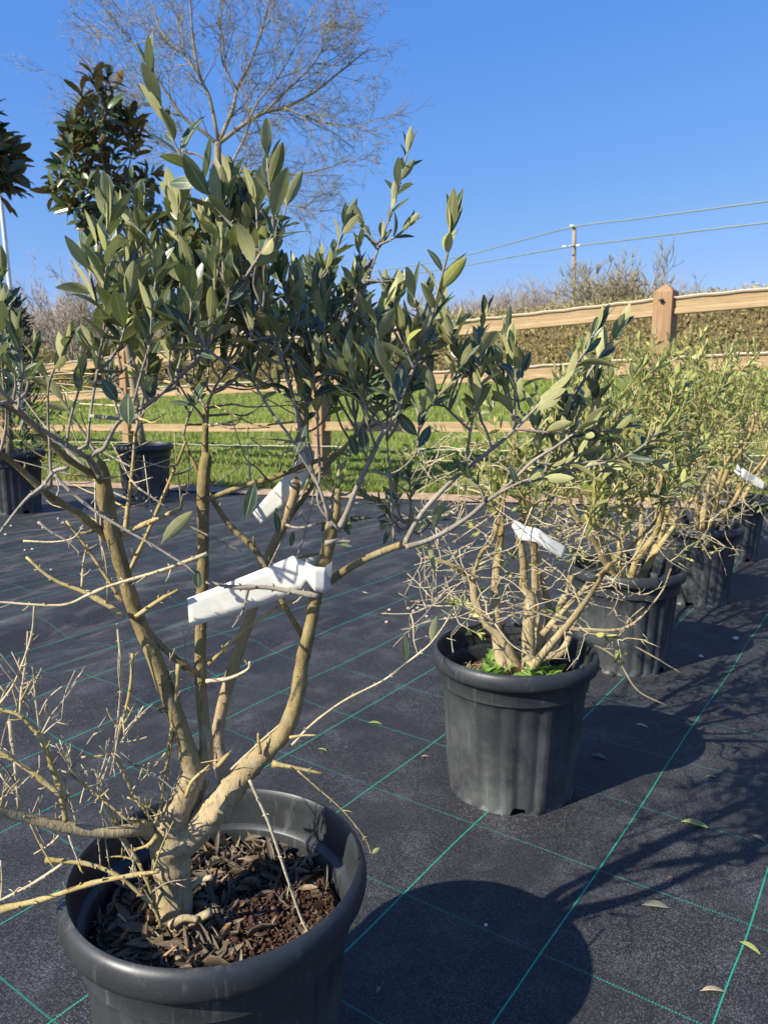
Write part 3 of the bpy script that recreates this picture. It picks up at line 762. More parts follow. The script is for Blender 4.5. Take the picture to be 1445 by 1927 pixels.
# ------------------------------------------------------------------ foreground olive tree
random.seed(101)
Y0 = .935
ot = empty('olive_tree', (P1[0], P1[1], .28), 'large foreground olive tree with thick pruned trunk and grey green leaves', 'olive tree', 'potted olive trees')
SK = []        # skeleton points for attaching shoots (point, radius)
def px_line(L, dY=0.0, dY2=None):
    pts = []; rad = []; n = len(L)
    for i, q in enumerate(L):
        x, y, w_ = q[0], q[1], q[2]; dd = q[3] if len(q) > 3 else (dY if dY2 is None else dY + (dY2 - dY) * i / max(1, n - 1))
        Y = Y0 + dd; pts.append(W(x, y, Y)); rad.append(w_ * PW(y, Y) / 2 * .90)
    return pts, rad
def limb(mb, L, dY=0.0, dY2=None, n=10, step=5, rough=.10, knots=.12, sk=True):
    pts, rad = px_line(L, dY, dY2); P = tube(mb, pts, rad, n, step, rough, knots)
    if sk: SK.extend(P)
    acc = 0; gap = rnd(.012, .02) if n <= 7 else rnd(.03, .05)
    for i in range(1, len(P) - 1):
        acc += (P[i] - P[i - 1]).length
        if acc < gap: continue
        acc = 0; f = i / (len(P) - 1); q = f * (len(rad) - 1); j = min(len(rad) - 2, int(q)); r = rad[j] * (1 - q + j) + rad[j + 1] * (q - j)
        d = (P[i] - P[i - 1]).normalized(); x = d.orthogonal(); x.rotate(Matrix.Rotation(rnd(0, 6.28), 3, d)); x.normalize()
        for sgn in ((1, -1) if n <= 7 else (1,)):
            o = x * sgn; ln = rnd(.0012, .0034) if random.random() < .85 else rnd(.005, .012)
            if n > 7 and ln < .005: tube(mb, [P[i] + o * r * .6, P[i] + o * r * 1.12 + d * .001], [r * .42, r * .2], 7, sm=False)
            else: tube(mb, [P[i] + o * r * .5, P[i] + o * (r + ln * .6) + d * ln * .5, P[i] + o * (r + ln) + d * ln], [max(r * .55, .0006), max(r * .4, .0005), max(r * .22, .0003)], 5, sm=False)
    return P
trunk = MB()
limb(trunk, [(340, 1805, 92), (336, 1770, 80), (331, 1720, 70), (327, 1660, 70), (323, 1615, 76), (324, 1580, 88), (330, 1545, 76)], 0, n=28, step=8, rough=.10)
limb(trunk, [(316, 1600, 60), (330, 1545, 62), (345, 1500, 54), (362, 1460, 48), (368, 1438, 40)], -.005, n=22, step=8)
limb(trunk, [(330, 1600, 58), (352, 1578, 66), (385, 1545, 66), (425, 1500, 54), (450, 1468, 46), (480, 1430, 42)], .0, n=24, step=8)
# pruned stubs low on the trunk
limb(trunk, [(312, 1758, 26), (350, 1742, 19), (397, 1716, 17)], -.03, n=12, sk=False)
limb(trunk, [(322, 1742, 20), (345, 1728, 15), (374, 1730, 13)], -.036, n=10, sk=False)
limb(trunk, [(350, 1675, 16), (375, 1658, 12), (400, 1650, 12)], 0, n=10, sk=False)
trunk.build('trunk', M['trunk'], ot)
big = []
def branch_part(L, mat, dY=0, dY2=None, n=16, rough=.08, knots=.10):
    mb = MB(); P = limb(mb, L, dY, dY2, n, 6, rough, knots); mb.build('branch', M[mat], ot); return P
branch_part([(366, 1450, 44), (357, 1425, 40), (345, 1385, 34), (325, 1330, 34), (292, 1240, 32), (258, 1160, 30), (245, 1120, 28), (234, 1080, 30), (215, 1015, 31), (203, 960, 32), (197, 920, 32), (193, 890, 26), (190, 868, 17)], 'stem', -.005, -.05)
branch_part([(366, 1455, 44), (385, 1430, 36), (389, 1400, 26), (382, 1340, 25), (378, 1280, 25), (378, 1200, 23), (382, 1080, 23), (382, 960, 25), (384, 900, 26), (388, 862, 24), (386, 850, 14), (388, 768, 13)], 'stem', .0, .02)
branch_part([(472, 1440, 46), (505, 1410, 38), (537, 1375, 36), (560, 1310, 31), (568, 1250, 27), (577, 1210, 28), (588, 1160, 24), (595, 1120, 26), (607, 1070, 27), (617, 1030, 27), (626, 985, 26), (634, 960, 14), (636, 920, 12)], 'stem', .0, -.03)
branch_part([(445, 1500, 44), (428, 1462, 44), (414, 1425, 34), (410, 1380, 26), (424, 1310, 25), (449, 1225, 24), (474, 1150, 22), (499, 1062, 19), (524, 1005, 18), (548, 949, 18), (560, 900, 17), (561, 852, 15), (568, 800, 16), (572, 755, 15), (574, 730, 8)], 'pinkstem', .03, .10)
branch_part([(295, 1575, 30), (270, 1562, 26), (249, 1562, 24), (194, 1566, 23), (125, 1556, 24), (55, 1540, 21), (0, 1526, 20), (-50, 1512, 17)], 'trunk', -.01, -.12)
branch_part([(612, 1100, 18), (640, 1080, 16), (686, 1053, 15), (741, 1030, 15), (763, 1024, 15)], 'stem', -.03, -.03, 12)
branch_part([(760, 1027, 13), (777, 992, 10), (799, 959, 10), (827, 928, 10), (849, 906, 9), (874, 884, 9), (907, 859, 8), (943, 831, 8), (969, 807, 8), (996, 780, 7), (1033, 743, 6.5), (1063, 713, 6), (1087, 682, 5.5), (1106, 652, 5), (1118, 624, 4)], 'twig', -.03, -.01, 10)
branch_part([(763, 1030, 12), (805, 1017, 10), (844, 997, 10), (885, 970, 9), (913, 945, 9), (938, 928, 8.5), (974, 895, 7), (1004, 867, 7), (1045, 841, 6), (1075, 819, 5), (1096, 803, 4)], 'twig', -.04, -.03, 10)
branch_part([(218, 1030, 22), (200, 1007, 18), (175, 988, 17), (151, 969, 17), (108, 942, 16), (89, 929, 15), (54, 897, 13), (27, 872, 12), (0, 853, 11), (-40, 828, 10)], 'stem', -.02, -.12, 12)
branch_part([(190, 905, 16), (178, 892, 14), (155, 881, 13), (119, 856, 14), (83, 823, 13), (42, 781, 12), (0, 757, 11), (-40, 735, 10)], 'stem', -.06, -.15, 12)
branch_part([(186, 890, 13), (176, 872, 11), (163, 860, 11), (122, 834, 10), (69, 801, 9), (33, 767, 9), (0, 732, 8), (-30, 700, 7)], 'twig', -.08, -.22, 12)
branch_part([(383, 940, 14), (398, 938, 13), (415, 930, 11), (463, 913, 11), (512, 900, 11), (572, 876, 10), (620, 859, 9), (645, 846, 8), (670, 815, 6)], 'stem', .0, -.02, 12)
branch_part([(505, 1062, 14), (528, 1010, 13), (548, 968, 12), (572, 937, 12), (604, 888, 11), (645, 845, 9), (690, 800, 7), (730, 740, 5)], 'stem', .08, .14, 12)
branch_part([(572, 1202, 12), (531, 1131, 11), (485, 1041, 11), (434, 990, 12), (403, 944, 10), (364, 869, 7), (345, 820, 5)], 'stem', .01, .04, 12)
branch_part([(372, 1268, 14), (350, 1255, 14), (320, 1230, 13), (290, 1200, 13), (268, 1172, 12)], 'stem', .0, -.02, 12)
branch_part([(640, 992, 15), (653, 964, 11), (669, 923, 11), (697, 864, 10), (716, 823, 9), (736, 795, 9), (755, 750, 8), (769, 715, 8), (786, 676, 8), (797, 639, 7), (813, 593, 6.5), (819, 566, 6), (830, 524, 5.5), (843, 473, 4.5), (846, 435, 4)], 'twig', -.035, -.08, 10)
branch_part([(625, 992, 13), (613, 955, 10), (605, 940, 10), (588, 891, 9), (571, 827, 9), (555, 761, 8), (541, 711, 7), (527, 661, 7), (504, 610, 6.5), (496, 578, 6), (490, 548, 5)], 'twig', -.03, -.06, 10)
branch_part([(190, 900, 12), (170, 868, 10), (180, 852, 10), (197, 843, 10), (213, 810, 9), (230, 788, 9), (263, 770, 9), (291, 751, 9), (327, 720, 8), (368, 679, 9), (400, 635, 8), (428, 579, 8), (461, 524, 7), (497, 467, 7), (516, 422, 6), (506, 336, 5), (503, 298, 4)], 'twig', -.08, -.15, 10)
# thin twigs (pixel traces: x, y, width)
tw = MB(); pale = MB(); yel = MB(); small_leafy = []
def twl(mb, dY, *q):
    w_ = q[-1]; L = [(x, y, w_ * (1 - .5 * i / max(1, len(q) - 2))) for i, (x, y) in enumerate(q[:-1])]
    P = limb(mb, L, dY, dY, 7, 4, .06, .35); return P
twl(tw, -.05, (600, 1122), (560, 1115), (500, 1105), (440, 1105), (388, 1095), 13)
twl(tw, -.05, (467, 1108), (457, 1150), (438, 1181), 6)
twl(tw, -.2, (129, 880), (102, 888), (81, 915), (48, 942), (0, 1003), (-20, 1030), 9)
twl(tw, -.2, (105, 893), (120, 912), (170, 955), (225, 990), (300, 1033), (372, 1078), 8)
twl(yel, -.03, (215, 1012), (240, 1002), (260, 992), (300, 975), (342, 957), 14)
twl(yel, -.03, (222, 1118), (200, 1085), (160, 1025), (125, 980), 9)
twl(pale, -.03, (155, 1110), (158, 1060), (165, 1025), 7)
twl(yel, -.06, (237, 1159), (165, 1117), (100, 1090), (50, 1048), 11)
twl(pale, -.08, (390, 1042), (300, 1075), (215, 1100), (165, 1120), (115, 1139), (0, 1133), (-30, 1130), 8)
twl(yel, -.04, (255, 1162), (300, 1130), (336, 1110), 12)
twl(yel, .0, (393, 1250), (450, 1195), (520, 1145), (572, 1122), 8)
twl(pale, -.01, (388, 1282), (430, 1277), (466, 1260), (470, 1245), 9)
twl(tw, -.06, (72, 982), (100, 1003), (130, 1020), (155, 1045), 6)
twl(pale, -.06, (45, 1018), (100, 1020), (140, 1012), (157, 988), 5)
twl(yel, .05, (235, 1012), (243, 940), (250, 880), (254, 820), 10)
twl(pale, .02, (180, 900), (182, 980), (200, 1060), (203, 1130), 4)
twl(pale, .02, (192, 930), (190, 1000), (195, 1060), 4)
twl(yel, .03, (240, 1083), (275, 1010), (305, 940), (330, 880), (350, 830), 10)
twl(tw, .0, (348, 985), (400, 1012), (455, 1038), 5)
twl(tw, .0, (260, 918), (300, 945), (340, 975), 5)
twl(tw, -.02, (500, 1080), (540, 1000), (570, 960), 4)
twl(yel, .04, (520, 1075), (560, 1050), (620, 1040), 8)
twl(tw, -.02, (560, 1045), (575, 1000), (590, 930), 4)
twl(tw, -.04, (612, 1022), (640, 1018), (660, 1020), 12)
twl(pale, -.02, (620, 1092), (660, 1108), (695, 1117), 5)
twl(tw, -.01, (742, 1018), (737, 960), (734, 900), (728, 828), 6)
twl(tw, -.04, (640, 1000), (600, 950), (602, 891), (599, 821), (596, 766), (591, 711), (593, 680), 6)
twl(tw, -.10, (620, 980), (599, 913), (571, 866), (544, 819), (516, 783), (483, 730), (478, 716), 7)
twl(yel, -.08, (125, 1545), (119, 1512), (111, 1476), (94, 1429), (80, 1390), (64, 1373), (36, 1346), (0, 1335), (-25, 1325), 12)
twl(yel, -.11, (119, 1500), (69, 1459), (36, 1437), (0, 1415), (-25, 1402), 12)
twl(pale, -.09, (39, 1343), (42, 1296), (50, 1240), (53, 1188), 5)
twl(pale, -.09, (0, 1326), (28, 1285), (53, 1221), (62, 1185), (65, 1141), 6)
twl(pale, -.09, (75, 1373), (66, 1301), (64, 1268), 4.5)
twl(pale, -.09, (75, 1345), (91, 1315), (119, 1290), 4)
twl(pale, -.09, (80, 1379), (94, 1351), (97, 1345), 4.5)
twl(pale, -.09, (84, 1380), (100, 1365), (117, 1353), 3.5)
twl(tw, -.09, (62, 1340), (30, 1290), (0, 1250), 4)
twl(pale, -.10, (19, 1357), (28, 1423), (33, 1480), (35, 1522), 9)
twl(pale, -.10, (0, 1455), (14, 1475), (30, 1492), 5)
twl(pale, -.10, (0, 1505), (30, 1485), (58, 1460), 4)
twl(pale, -.05, (221, 1174), (227, 1235), (227, 1301), (221, 1365), (213, 1418), 5)
twl(yel, -.05, (250, 1230), (246, 1296), (230, 1360), (216, 1415), 8)
twl(yel, -.04, (214, 1416), (235, 1459), (257, 1504), (290, 1550), 9)
twl(pale, -.05, (271, 1329), (248, 1365), (227, 1398), 3.5)
twl(pale, -.05, (277, 1387), (250, 1394), (230, 1396), 4)
twl(yel, -.05, (154, 1425), (185, 1423), (210, 1421), 5)
twl(tw, -.03, (241, 1432), (270, 1447), (299, 1462), (334, 1492), 6)
twl(yel, -.02, (336, 1249), (332, 1307), (321, 1396), (310, 1468), (298, 1545), 11)
twl(tw, -.02, (288, 1221), (300, 1245), (329, 1271), 4)
twl(pale, -.03, (316, 1412), (280, 1455), (249, 1487), (232, 1530), 4)
twl(yel, -.06, (130, 1451), (155, 1473), (183, 1495), (215, 1522), (250, 1552), 9)
twl(pale, -.06, (105, 1448), (130, 1455), (155, 1470), 5)
twl(pale, -.06, (144, 1529), (165, 1514), (183, 1504), (195, 1465), (208, 1424), 5)
twl(pale, -.06, (177, 1446), (184, 1462), (191, 1476), 4)
twl(pale, -.05, (194, 1515), (215, 1560), (244, 1606), (258, 1640), 5)
twl(yel, -.04, (205, 1515), (230, 1573), (255, 1612), (280, 1665), (300, 1725), 10)
twl(yel, -.05, (87, 1618), (149, 1623), (190, 1633), (225, 1650), (262, 1680), (290, 1710), (305, 1745), 11)
twl(yel, -.09, (0, 1712), (50, 1700), (90, 1690), (175, 1662), (250, 1647), (300, 1640), 14)
twl(pale, -.09, (118, 1626), (60, 1664), (0, 1695), (-20, 1705), 7)
twl(pale, -.07, (112, 1448), (125, 1480), (140, 1530), (146, 1552), 5)
twl(pale, -.07, (130, 1570), (140, 1600), (152, 1630), 5)
twl(pale, -.07, (118, 1565), (95, 1588), (65, 1607), 5)
twl(pale, -.06, (236, 1390), (229, 1350), (213, 1440), (200, 1480), 3)
twl(pale, -.06, (470, 1468), (490, 1512), (510, 1560), (545, 1665), (570, 1735), (596, 1776), 7.5)
twl(yel, -.02, (512, 1437), (555, 1445), (608, 1456), 11)
twl(yel, -.03, (560, 1450), (600, 1485), (645, 1525), (685, 1575), (700, 1610), 3.5)
twl(yel, -.02, (545, 1388), (570, 1384), (598, 1384), 7)
twl(yel, -.02, (490, 1418), (487, 1395), (486, 1380), 9)
twl(pale, -.02, (550, 1402), (585, 1365), (645, 1320), (722, 1280), (762, 1250), (798, 1222), (815, 1205), (832, 1182), (843, 1163), 5)
twl(pale, -.02, (762, 1250), (770, 1246), 3)
twl(pale, -.0, (435, 1448), (480, 1405), (530, 1360), 5)
twl(pale, -.02, (222, 1720), (250, 1745), (282, 1760), 5)
twl(yel, .01, (390, 1470), (378, 1500), (372, 1520), 10)
for (a, b, c, e) in (((290, 1550), (262, 1545), (248, 1540), 12), ((296, 1572), (280, 1590), (250, 1600), 9), ((350, 1500), (362, 1470), (395, 1440), 10), ((300, 1540), (280, 1520), (240, 1500), 6), ((300, 1555), (275, 1530), (262, 1500), 6), ((258, 1620), (230, 1612), (200, 1613), 5), ((410, 1442), (425, 1425), (432, 1418), 9)):
    twl(yel, -.045, a, b, c, e)

# fine dry twigs around the low left limb
random.seed(71)
low = [q for q in SK if q.z < .66 and q.x < P1[0] - .02]
for _ in range(95):
    q = random.choice(low); d = Vector((rnd(-.5, .6), rnd(-.5, .5), rnd(.2, 1.2))).normalized(); L = rnd(.015, .075)
    e = q + d * L; m_ = q + d * L * .5 + rvec(.0022); th = rnd(.6, 1.1)
    tube(random.choice((pale, pale, yel, tw)), [q, m_, e], [.0013 * th, .0010 * th, .0006 * th], 5, 3, 0, .3)
    if L > .035:
        for _k in range(random.randint(1, 2)): a_ = q.lerp(e, rnd(.35, .85)); tube(pale, [a_, a_ + (d + rvec(.6)).normalized() * rnd(.008, .022)], [.0009, .0005], 4, sm=False)
# random thin twigs of the lower crown, attached to the framework
random.seed(77)
def nearest(P, pts, lo=True):
    best = None; bd = 1e9
    for q in pts:
        d = (q - P); dist = d.length + (.12 if (lo and q.z > P.z + .005) else 0)
        if dist < bd: bd = dist; best = q
    return best
CROWN = [q for q in SK if q.z > .80]
# ---- leafy shoots traced from the photo: (points, leaf px, dY start, dY end, first leaf)
shoots = [
 ([(455, 445), (411, 394), (391, 362), (363, 324), (344, 301), (312, 231), (296, 187), (288, 150)], 84, -.12, -.14, .12, 6),
 ([(461, 524), (497, 467), (514, 430), (506, 336), (503, 298)], 92, -.15, -.16, .12, 5),
 ([(166, 837), (169, 795), (177, 740), (191, 657), (197, 610), (199, 540), (201, 500), (200, 455), (206, 425)], 82, -.13, -.15, .50, 6),
 ([(206, 520), (216, 470), (222, 430), (214, 398)], 70, -.11, -.12, .2, 4),
 ([(245, 790), (258, 735), (270, 690), (282, 650), (287, 585), (293, 530)], 88, -.17, -.19, .55, 6),
 ([(330, 730), (334, 700), (343, 662), (345, 596), (345, 496), (343, 463), (335, 413), (336, 398)], 74, -.08, -.09, .62, 5),
 ([(300, 560), (290, 490), (278, 452), (251, 421), (238, 402)], 52, -.08, -.08, .45, 4),
 ([(527, 661), (504, 610), (496, 578), (488, 540)], 68, -.06, -.07, .1, 5),
 ([(516, 783), (483, 730), (478, 716)], 72, -.11, -.12, .75, 6),
 ([(599, 790), (596, 766), (591, 711), (593, 672)], 58, -.05, -.06, .1, 5),
 ([(769, 715), (786, 676), (797, 639), (813, 593), (819, 566), (830, 524), (843, 473), (846, 440)], 84, -.05, -.08, .02, 6),
 ([(780, 695), (768, 670), (762, 650), (760, 632)], 76, -.07, -.08, .3, 5),
 ([(741, 790), (752, 770), (742, 740), (728, 700)], 84, -.08, -.1, .1, 5),
 ([(640, 690), (655, 625), (675, 575), (688, 540), (695, 518), (711, 470), (730, 416), (746, 368), (757, 325), (766, 290)], 50, .06, .08, .55, 6),
 ([(711, 462), (733, 452), (752, 440), (762, 430)], 46, .06, .06, .5, 3),
 ([(712, 460), (697, 447), (684, 425)], 44, .06, .06, .4, 3),
 ([(688, 528), (718, 530), (738, 528)], 42, .06, .06, .6, 3),
 ([(655, 600), (674, 540), (680, 500), (676, 470)], 44, .07, .07, .3, 3),
 ([(590, 640), (612, 560), (622, 500), (640, 455), (650, 425)], 54, .05, .06, .3, 4),
 ([(560, 620), (582, 570), (596, 540), (612, 508)], 56, .04, .04, .2, 4),
 ([(580, 660), (565, 610), (550, 580), (535, 548), (532, 525)], 62, .0, -.02, .2, 4),
 ([(97, 915), (95, 850), (91, 781), (94, 718), (116, 671), (123, 652)], 68, -.14, -.15, .82, 6),
 ([(126, 840), (133, 790), (144, 751), (151, 728), (152, 714)], 60, -.15, -.16, .82, 5),
 ([(36, 770), (38, 735), (44, 700), (40, 665), (36, 632)], 66, -.2, -.21, .35, 5),
 ([(50, 740), (58, 700), (64, 672)], 58, -.18, -.18, .3, 4),
 ([(-8, 760), (-2, 700), (4, 640), (2, 560), (4, 520)], 66, -.2, -.21, .3, 5),
 ([(700, 885), (728, 893), (758, 880), (783, 851), (787, 815), (791, 788)], 60, -.04, -.05, .55, 5),
 ([(790, 790), (800, 776), (816, 756), (841, 726), (858, 706), (866, 692)], 66, -.05, -.06, .3, 5),
 ([(874, 878), (885, 810), (896, 755), (900, 715), (904, 665), (906, 620), (909, 600)], 62, -.03, -.04, .30, 6),
 ([(966, 808), (968, 760), (970, 715), (968, 680), (967, 668)], 60, -.02, -.03, .25, 6),
 ([(996, 780), (1033, 743), (1063, 713), (1087, 682), (1106, 652), (1118, 628)], 70, -.02, -.01, .05, 6),
 ([(1080, 745), (1127, 673), (1151, 640), (1160, 625)], 62, .0, .01, .55, 5),
 ([(969, 807), (1020, 813), (1085, 815), (1140, 811), (1158, 806)], 66, -.02, -.02, .2, 6),
 ([(1045, 841), (1075, 819), (1096, 803)], 58, -.03, -.03, .1, 5),
 ([(1004, 870), (1055, 875), (1110, 869), (1170, 861), (1200, 850), (1225, 830)], 50, -.02, -.01, .12, 5),
 ([(938, 928), (985, 905), (1015, 900)], 62, -.04, -.04, .4, 4),
 ([(913, 945), (900, 915), (885, 900)], 55, -.04, -.04, .5, 4),
 ([(428, 579), (432, 555), (431, 535)], 66, -.14, -.15, .3, 5),
 ([(400, 635), (412, 600), (405, 560), (402, 520)], 70, -.13, -.14, .2, 5),
 ([(368, 679), (360, 640), (352, 610)], 70, -.14, -.15, .3, 5),
 ([(327, 720), (318, 690), (322, 650), (312, 610)], 74, -.15, -.16, .3, 5),
 ([(440, 560), (455, 520), (452, 480), (460, 440), (470, 405)], 74, -.1, -.1, .2, 5),
 ([(385, 560), (380, 510), (388, 460), (384, 430)], 66, -.05, -.05, .2, 5),
 ([(470, 640), (478, 610), (474, 585)], 60, -.08, -.08, .3, 5),
 ([(420, 470), (432, 430), (428, 380), (432, 350)], 62, -.07, -.07, .2, 5),
 ([(250, 640), (256, 600), (262, 560), (256, 520)], 68, -.1, -.1, .2, 5),
 ([(230, 700), (222, 660), (228, 620), (226, 585)], 66, -.1, -.1, .3, 5),
 ([(700, 690), (712, 650), (708, 610), (722, 580)], 66, -.02, -.02, .2, 5),
 ([(750, 620), (742, 590), (748, 560)], 56, .0, .0, .2, 4),
 ([(820, 640), (800, 615), (785, 585), (780, 560)], 66, -.04, -.05, .2, 4)]
lv = MB(); frn = MB()
for pts, lp, d0, d1, st, nn in shoots:
    wds = [6.0 - 2.8 * i / (len(pts) - 1) for i in range(len(pts))]
    L = [(x, y, w_) for (x, y), w_ in zip(pts, wds)]
    P = limb(tw, L, d0, d1, 7, 4, .05, .2)
    pm = PW(pts[-1][1], Y0 + d1)
    s0 = nearest(P[0], CROWN)
    if (s0 - P[0]).length > .012: tube(tw, [s0, P[0]], [.0022, .002], 6, sm=False)
    leaves_on(lv, P, lp * pm * 1.02, .325, st, .36, 34, 9, dropout=.06, up=.22)
    CROWN.extend(P)
# fill shoots (px ellipses): cx, cy, rx, ry, count, leaf px, dY lo, dY hi
fills = [(300, 600, 130, 60, 12, 84, -.15, -.08), (420, 530, 110, 100, 14, 80, -.13, -.05), (560, 620, 90, 60, 8, 66, -.06, .0), (700, 690, 90, 60, 10, 70, -.08, -.02), (210, 520, 50, 60, 5, 80, -.12, -.06), (370, 440, 60, 50, 5, 76, -.1, -.04), (330, 560, 150, 110, 24, 66, -.05, .08), (260, 520, 70, 60, 6, 72, -.1, 0), (440, 560, 110, 110, 20, 60, -.02, .12), (560, 640, 110, 90, 26, 50, .0, .16), (640, 620, 110, 100, 30, 46, .04, .22),
         (720, 640, 90, 80, 20, 52, -.02, .12), (650, 720, 120, 70, 16, 48, .0, .16), (260, 660, 90, 60, 9, 60, -.05, .08), (400, 690, 110, 50, 8, 56, -.05, .1), (130, 700, 90, 60, 2, 56, -.12, 0), (20, 700, 60, 50, 2, 52, -.2, -.1),
         (780, 720, 60, 60, 8, 60, -.06, .02), (950, 720, 60, 60, 9, 56, -.03, .05), (1070, 770, 90, 60, 15, 58, -.04, .03), (880, 700, 40, 60, 6, 58, -.04, .02), (1180, 830, 50, 25, 5, 46, -.03, .02), (400, 460, 90, 80, 10, 72, -.10, .0), (480, 400, 50, 50, 5, 74, -.12, -.05), (660, 930, 120, 50, 9, 34, .03, .14), (760, 960, 60, 50, 6, 36, .0, .1), (210, 430, 30, 30, 2, 66, -.08, -.02), (300, 450, 50, 50, 4, 60, -.05, .05), (480, 430, 40, 50, 4, 66, -.1, 0)]
random.seed(55)
for cx, cy, rx, ry, cnt, lp, ya, yb in fills:
    cnt = max(2, int(cnt * (.95 if lp >= 64 else .72)))
    for _ in range(cnt):
        a = rnd(0, 6.28); q = math.sqrt(random.random()); x = cx + rx * q * math.cos(a); y = cy + ry * q * math.sin(a)
        dd = rnd(ya, yb); tip = W(x + rnd(-12, 12), y - rnd(10, 40), Y0 + dd); mid = W(x, y + rnd(20, 45), Y0 + dd + rnd(-.01, .01))
        s0 = nearest(mid + Vector((0, 0, -.03)), CROWN)
        m2 = s0.lerp(mid, .5) + Vector((rnd(-.004, .004), rnd(-.004, .004), rnd(-.008, .002)))
        go = ((mid - s0).normalized() + Vector((0, 0, .55)) + rvec(.25)).normalized()
        if go.z < -.1: go.z = .1
        tip = mid + go * (tip - mid).length * 1.1
        P = tube(tw, [s0, m2, mid, tip], [.0019, .0016, .0013, .0009], 6, 4, 0, .2)
        leaves_on(lv, P, lp * PW(y, Y0 + dd), .33, .5, .37, 38, 7, dropout=.1, up=.2)
        CROWN.extend(P[::3])
# bare criss-cross twigs of the crown's lower half
for _ in range(85):
    x = rnd(60, 760); y = rnd(690, 960)
    if 430 < x < 560 and y > 900: continue
    dd = rnd(-.08, .14); p = W(x, y, Y0 + dd); s0 = nearest(p, CROWN)
    if (s0 - p).length > .16: continue
    d = (p - s0).normalized() if (p - s0).length > 1e-4 else Vector((1, 0, 0))
    e = p + (d + rvec(.15) + Vector((0, 0, .25))).normalized() * rnd(.02, .07); th = rnd(.5, 1)
    tube(random.choice((tw, tw, yel, pale)), [s0, s0.lerp(p, .6) + rvec(.002), p, e], [.0017 * th, .0014 * th, .0011 * th, .0006], 5, 3, 0, .3)
# single leaves seen against the gaps: base px, tip px, width px, dY
for b, t_, wp, dd in (((243, 803), (240, 740), 38, -.18), ((222, 757), (193, 712), 25, -.16), ((290, 755), (277, 707), 22, -.1), ((276, 752), (296, 706), 22, -.1), ((303, 1023), (363, 960), 27, -.18), ((374, 1108), (372, 1074), 20, -.18), ((480, 905), (462, 978), 24, -.14),
                     ((765, 1246), (760, 1194), 12, -.02), ((812, 1210), (822, 1158), 19, -.02), ((700, 1608), (714, 1594), 9, -.03), ((636, 1022), (662, 1028), 7, -.04), ((525, 1010), (520, 955), 14, -.02), ((547, 1030), (552, 1000), 11, -.02),
                     ((660, 970), (652, 1005), 16, .05), ((733, 990), (722, 1025), 10, .02), ((815, 1000), (830, 940), 20, .0), ((805, 1010), (818, 1080), 10, .0), ((724, 975), (718, 1000), 14, .02), ((555, 860), (575, 800), 22, -.1), ((690, 860), (680, 800), 22, -.06), ((672, 860), (660, 818), 20, -.05)):
    B = W(*b, Y0 + dd); T = W(*t_, Y0 + dd - .005); L = (T - B).length
    leaf(lv, B, T - B, Vector((rnd(-.4, .4), random.choice((-1, -1, 1)), .3)), L, wp * PW(b[1], Y0 + dd), .05, .15, 8)
tw.build('branches', M['twig'], ot); pale.build('pale_twigs', M['paletwig'], ot); yel.build('olive_twigs', M['yellowtwig'], ot)
lv.build('foliage', M['leaf'], ot)

# ------------------------------------------------------------------ labels on the trees
def strip(L, mat, thick=.0005):
    """L: list of (top point, bottom point) in world space"""
    mb = MB(); vs = []; fs = []; cols = 5
    for a, b in L:
        for j in range(cols): vs.append(a.lerp(b, j / (cols - 1)))
    n = len(L)
    for i in range(n - 1):
        for j in range(cols - 1): q = i * cols + j; fs.append((q, q + cols, q + cols + 1, q + 1))
    mb.add(vs, fs); return mb
def tag_obj(mb, label, o2=None):
    o = mb.build('plant_label', M['tag']); so_ = o.modifiers.new('thickness', 'SOLIDIFY'); so_.thickness = .0005
    return tag(o, label, 'label', 'white plastic labels tied to the olive trees')
def dense(L, n=6):
    out = []
    for (a, b), (c, d) in zip(L, L[1:]):
        for i in range(n): t = i / n; out.append((a.lerp(c, t), b.lerp(d, t)))
    out.append(L[-1]); return out
ye = Y0 - .028
T1 = [((353, 1126, ye), (357, 1181, ye - .002)), ((404, 1106, ye + .002), (410, 1164, ye)), ((460, 1084, ye), (468, 1147, ye + .001)), ((510, 1064, ye - .002), (520, 1130, ye)), ((551, 1046, ye - .006), (564, 1112, ye - .008)),
      ((572, 1056, ye - .016), (577, 1092, ye - .016)), ((592, 1066, ye - .026), (592, 1112, ye - .027)), ((612, 1068, ye - .024), (610, 1116, ye - .024)), ((624, 1058, ye - .004), (623, 1108, ye - .004)),
      ((622, 1046, ye + .014), (620, 1095, ye + .014)), ((600, 1044, ye + .022), (600, 1080, ye + .02)), ((576, 1052, ye + .010), (578, 1078, ye + .008))]
tm = strip(dense([(W(*a), W(*b)) for a, b in T1]), None); tag_obj(tm, 'long white plastic label wrapped around the right stem of the foreground tree')
T2 = [((476, 965, 1.02), (492, 988, 1.02)), ((500, 936, 1.02), (522, 962, 1.02)), ((530, 903, 1.018), (556, 935, 1.015)), ((550, 880, 1.01), (576, 905, 1.008)), ((562, 862, 1.0), (590, 880, 1.0)), ((572, 838, 1.012), (592, 850, 1.02))]
tag_obj(strip(dense([(W(*a), W(*b)) for a, b in T2]), None), 'white plastic label hanging from the rear stem near the fabric edge')
T3 = [((968, 978, 1.72), (962, 990, 1.71)), ((990, 990, 1.71), (978, 1016, 1.70)), ((1015, 996, 1.70), (1008, 1020, 1.69)), ((1035, 1012, 1.70), (1028, 1034, 1.69)), ((1066, 1030, 1.71), (1058, 1052, 1.70))]
tag_obj(strip(dense([(W(*a), W(*b)) for a, b in T3]), None), 'creased white label on the tree whose pot has green weeds')
T4 = [((1386, 874, 3.3), (1380, 886, 3.3)), ((1402, 884, 3.28), (1394, 900, 3.28)), ((1420, 896, 3.3), (1414, 912, 3.3)), ((1440, 908, 3.3), (1436, 922, 3.3))]
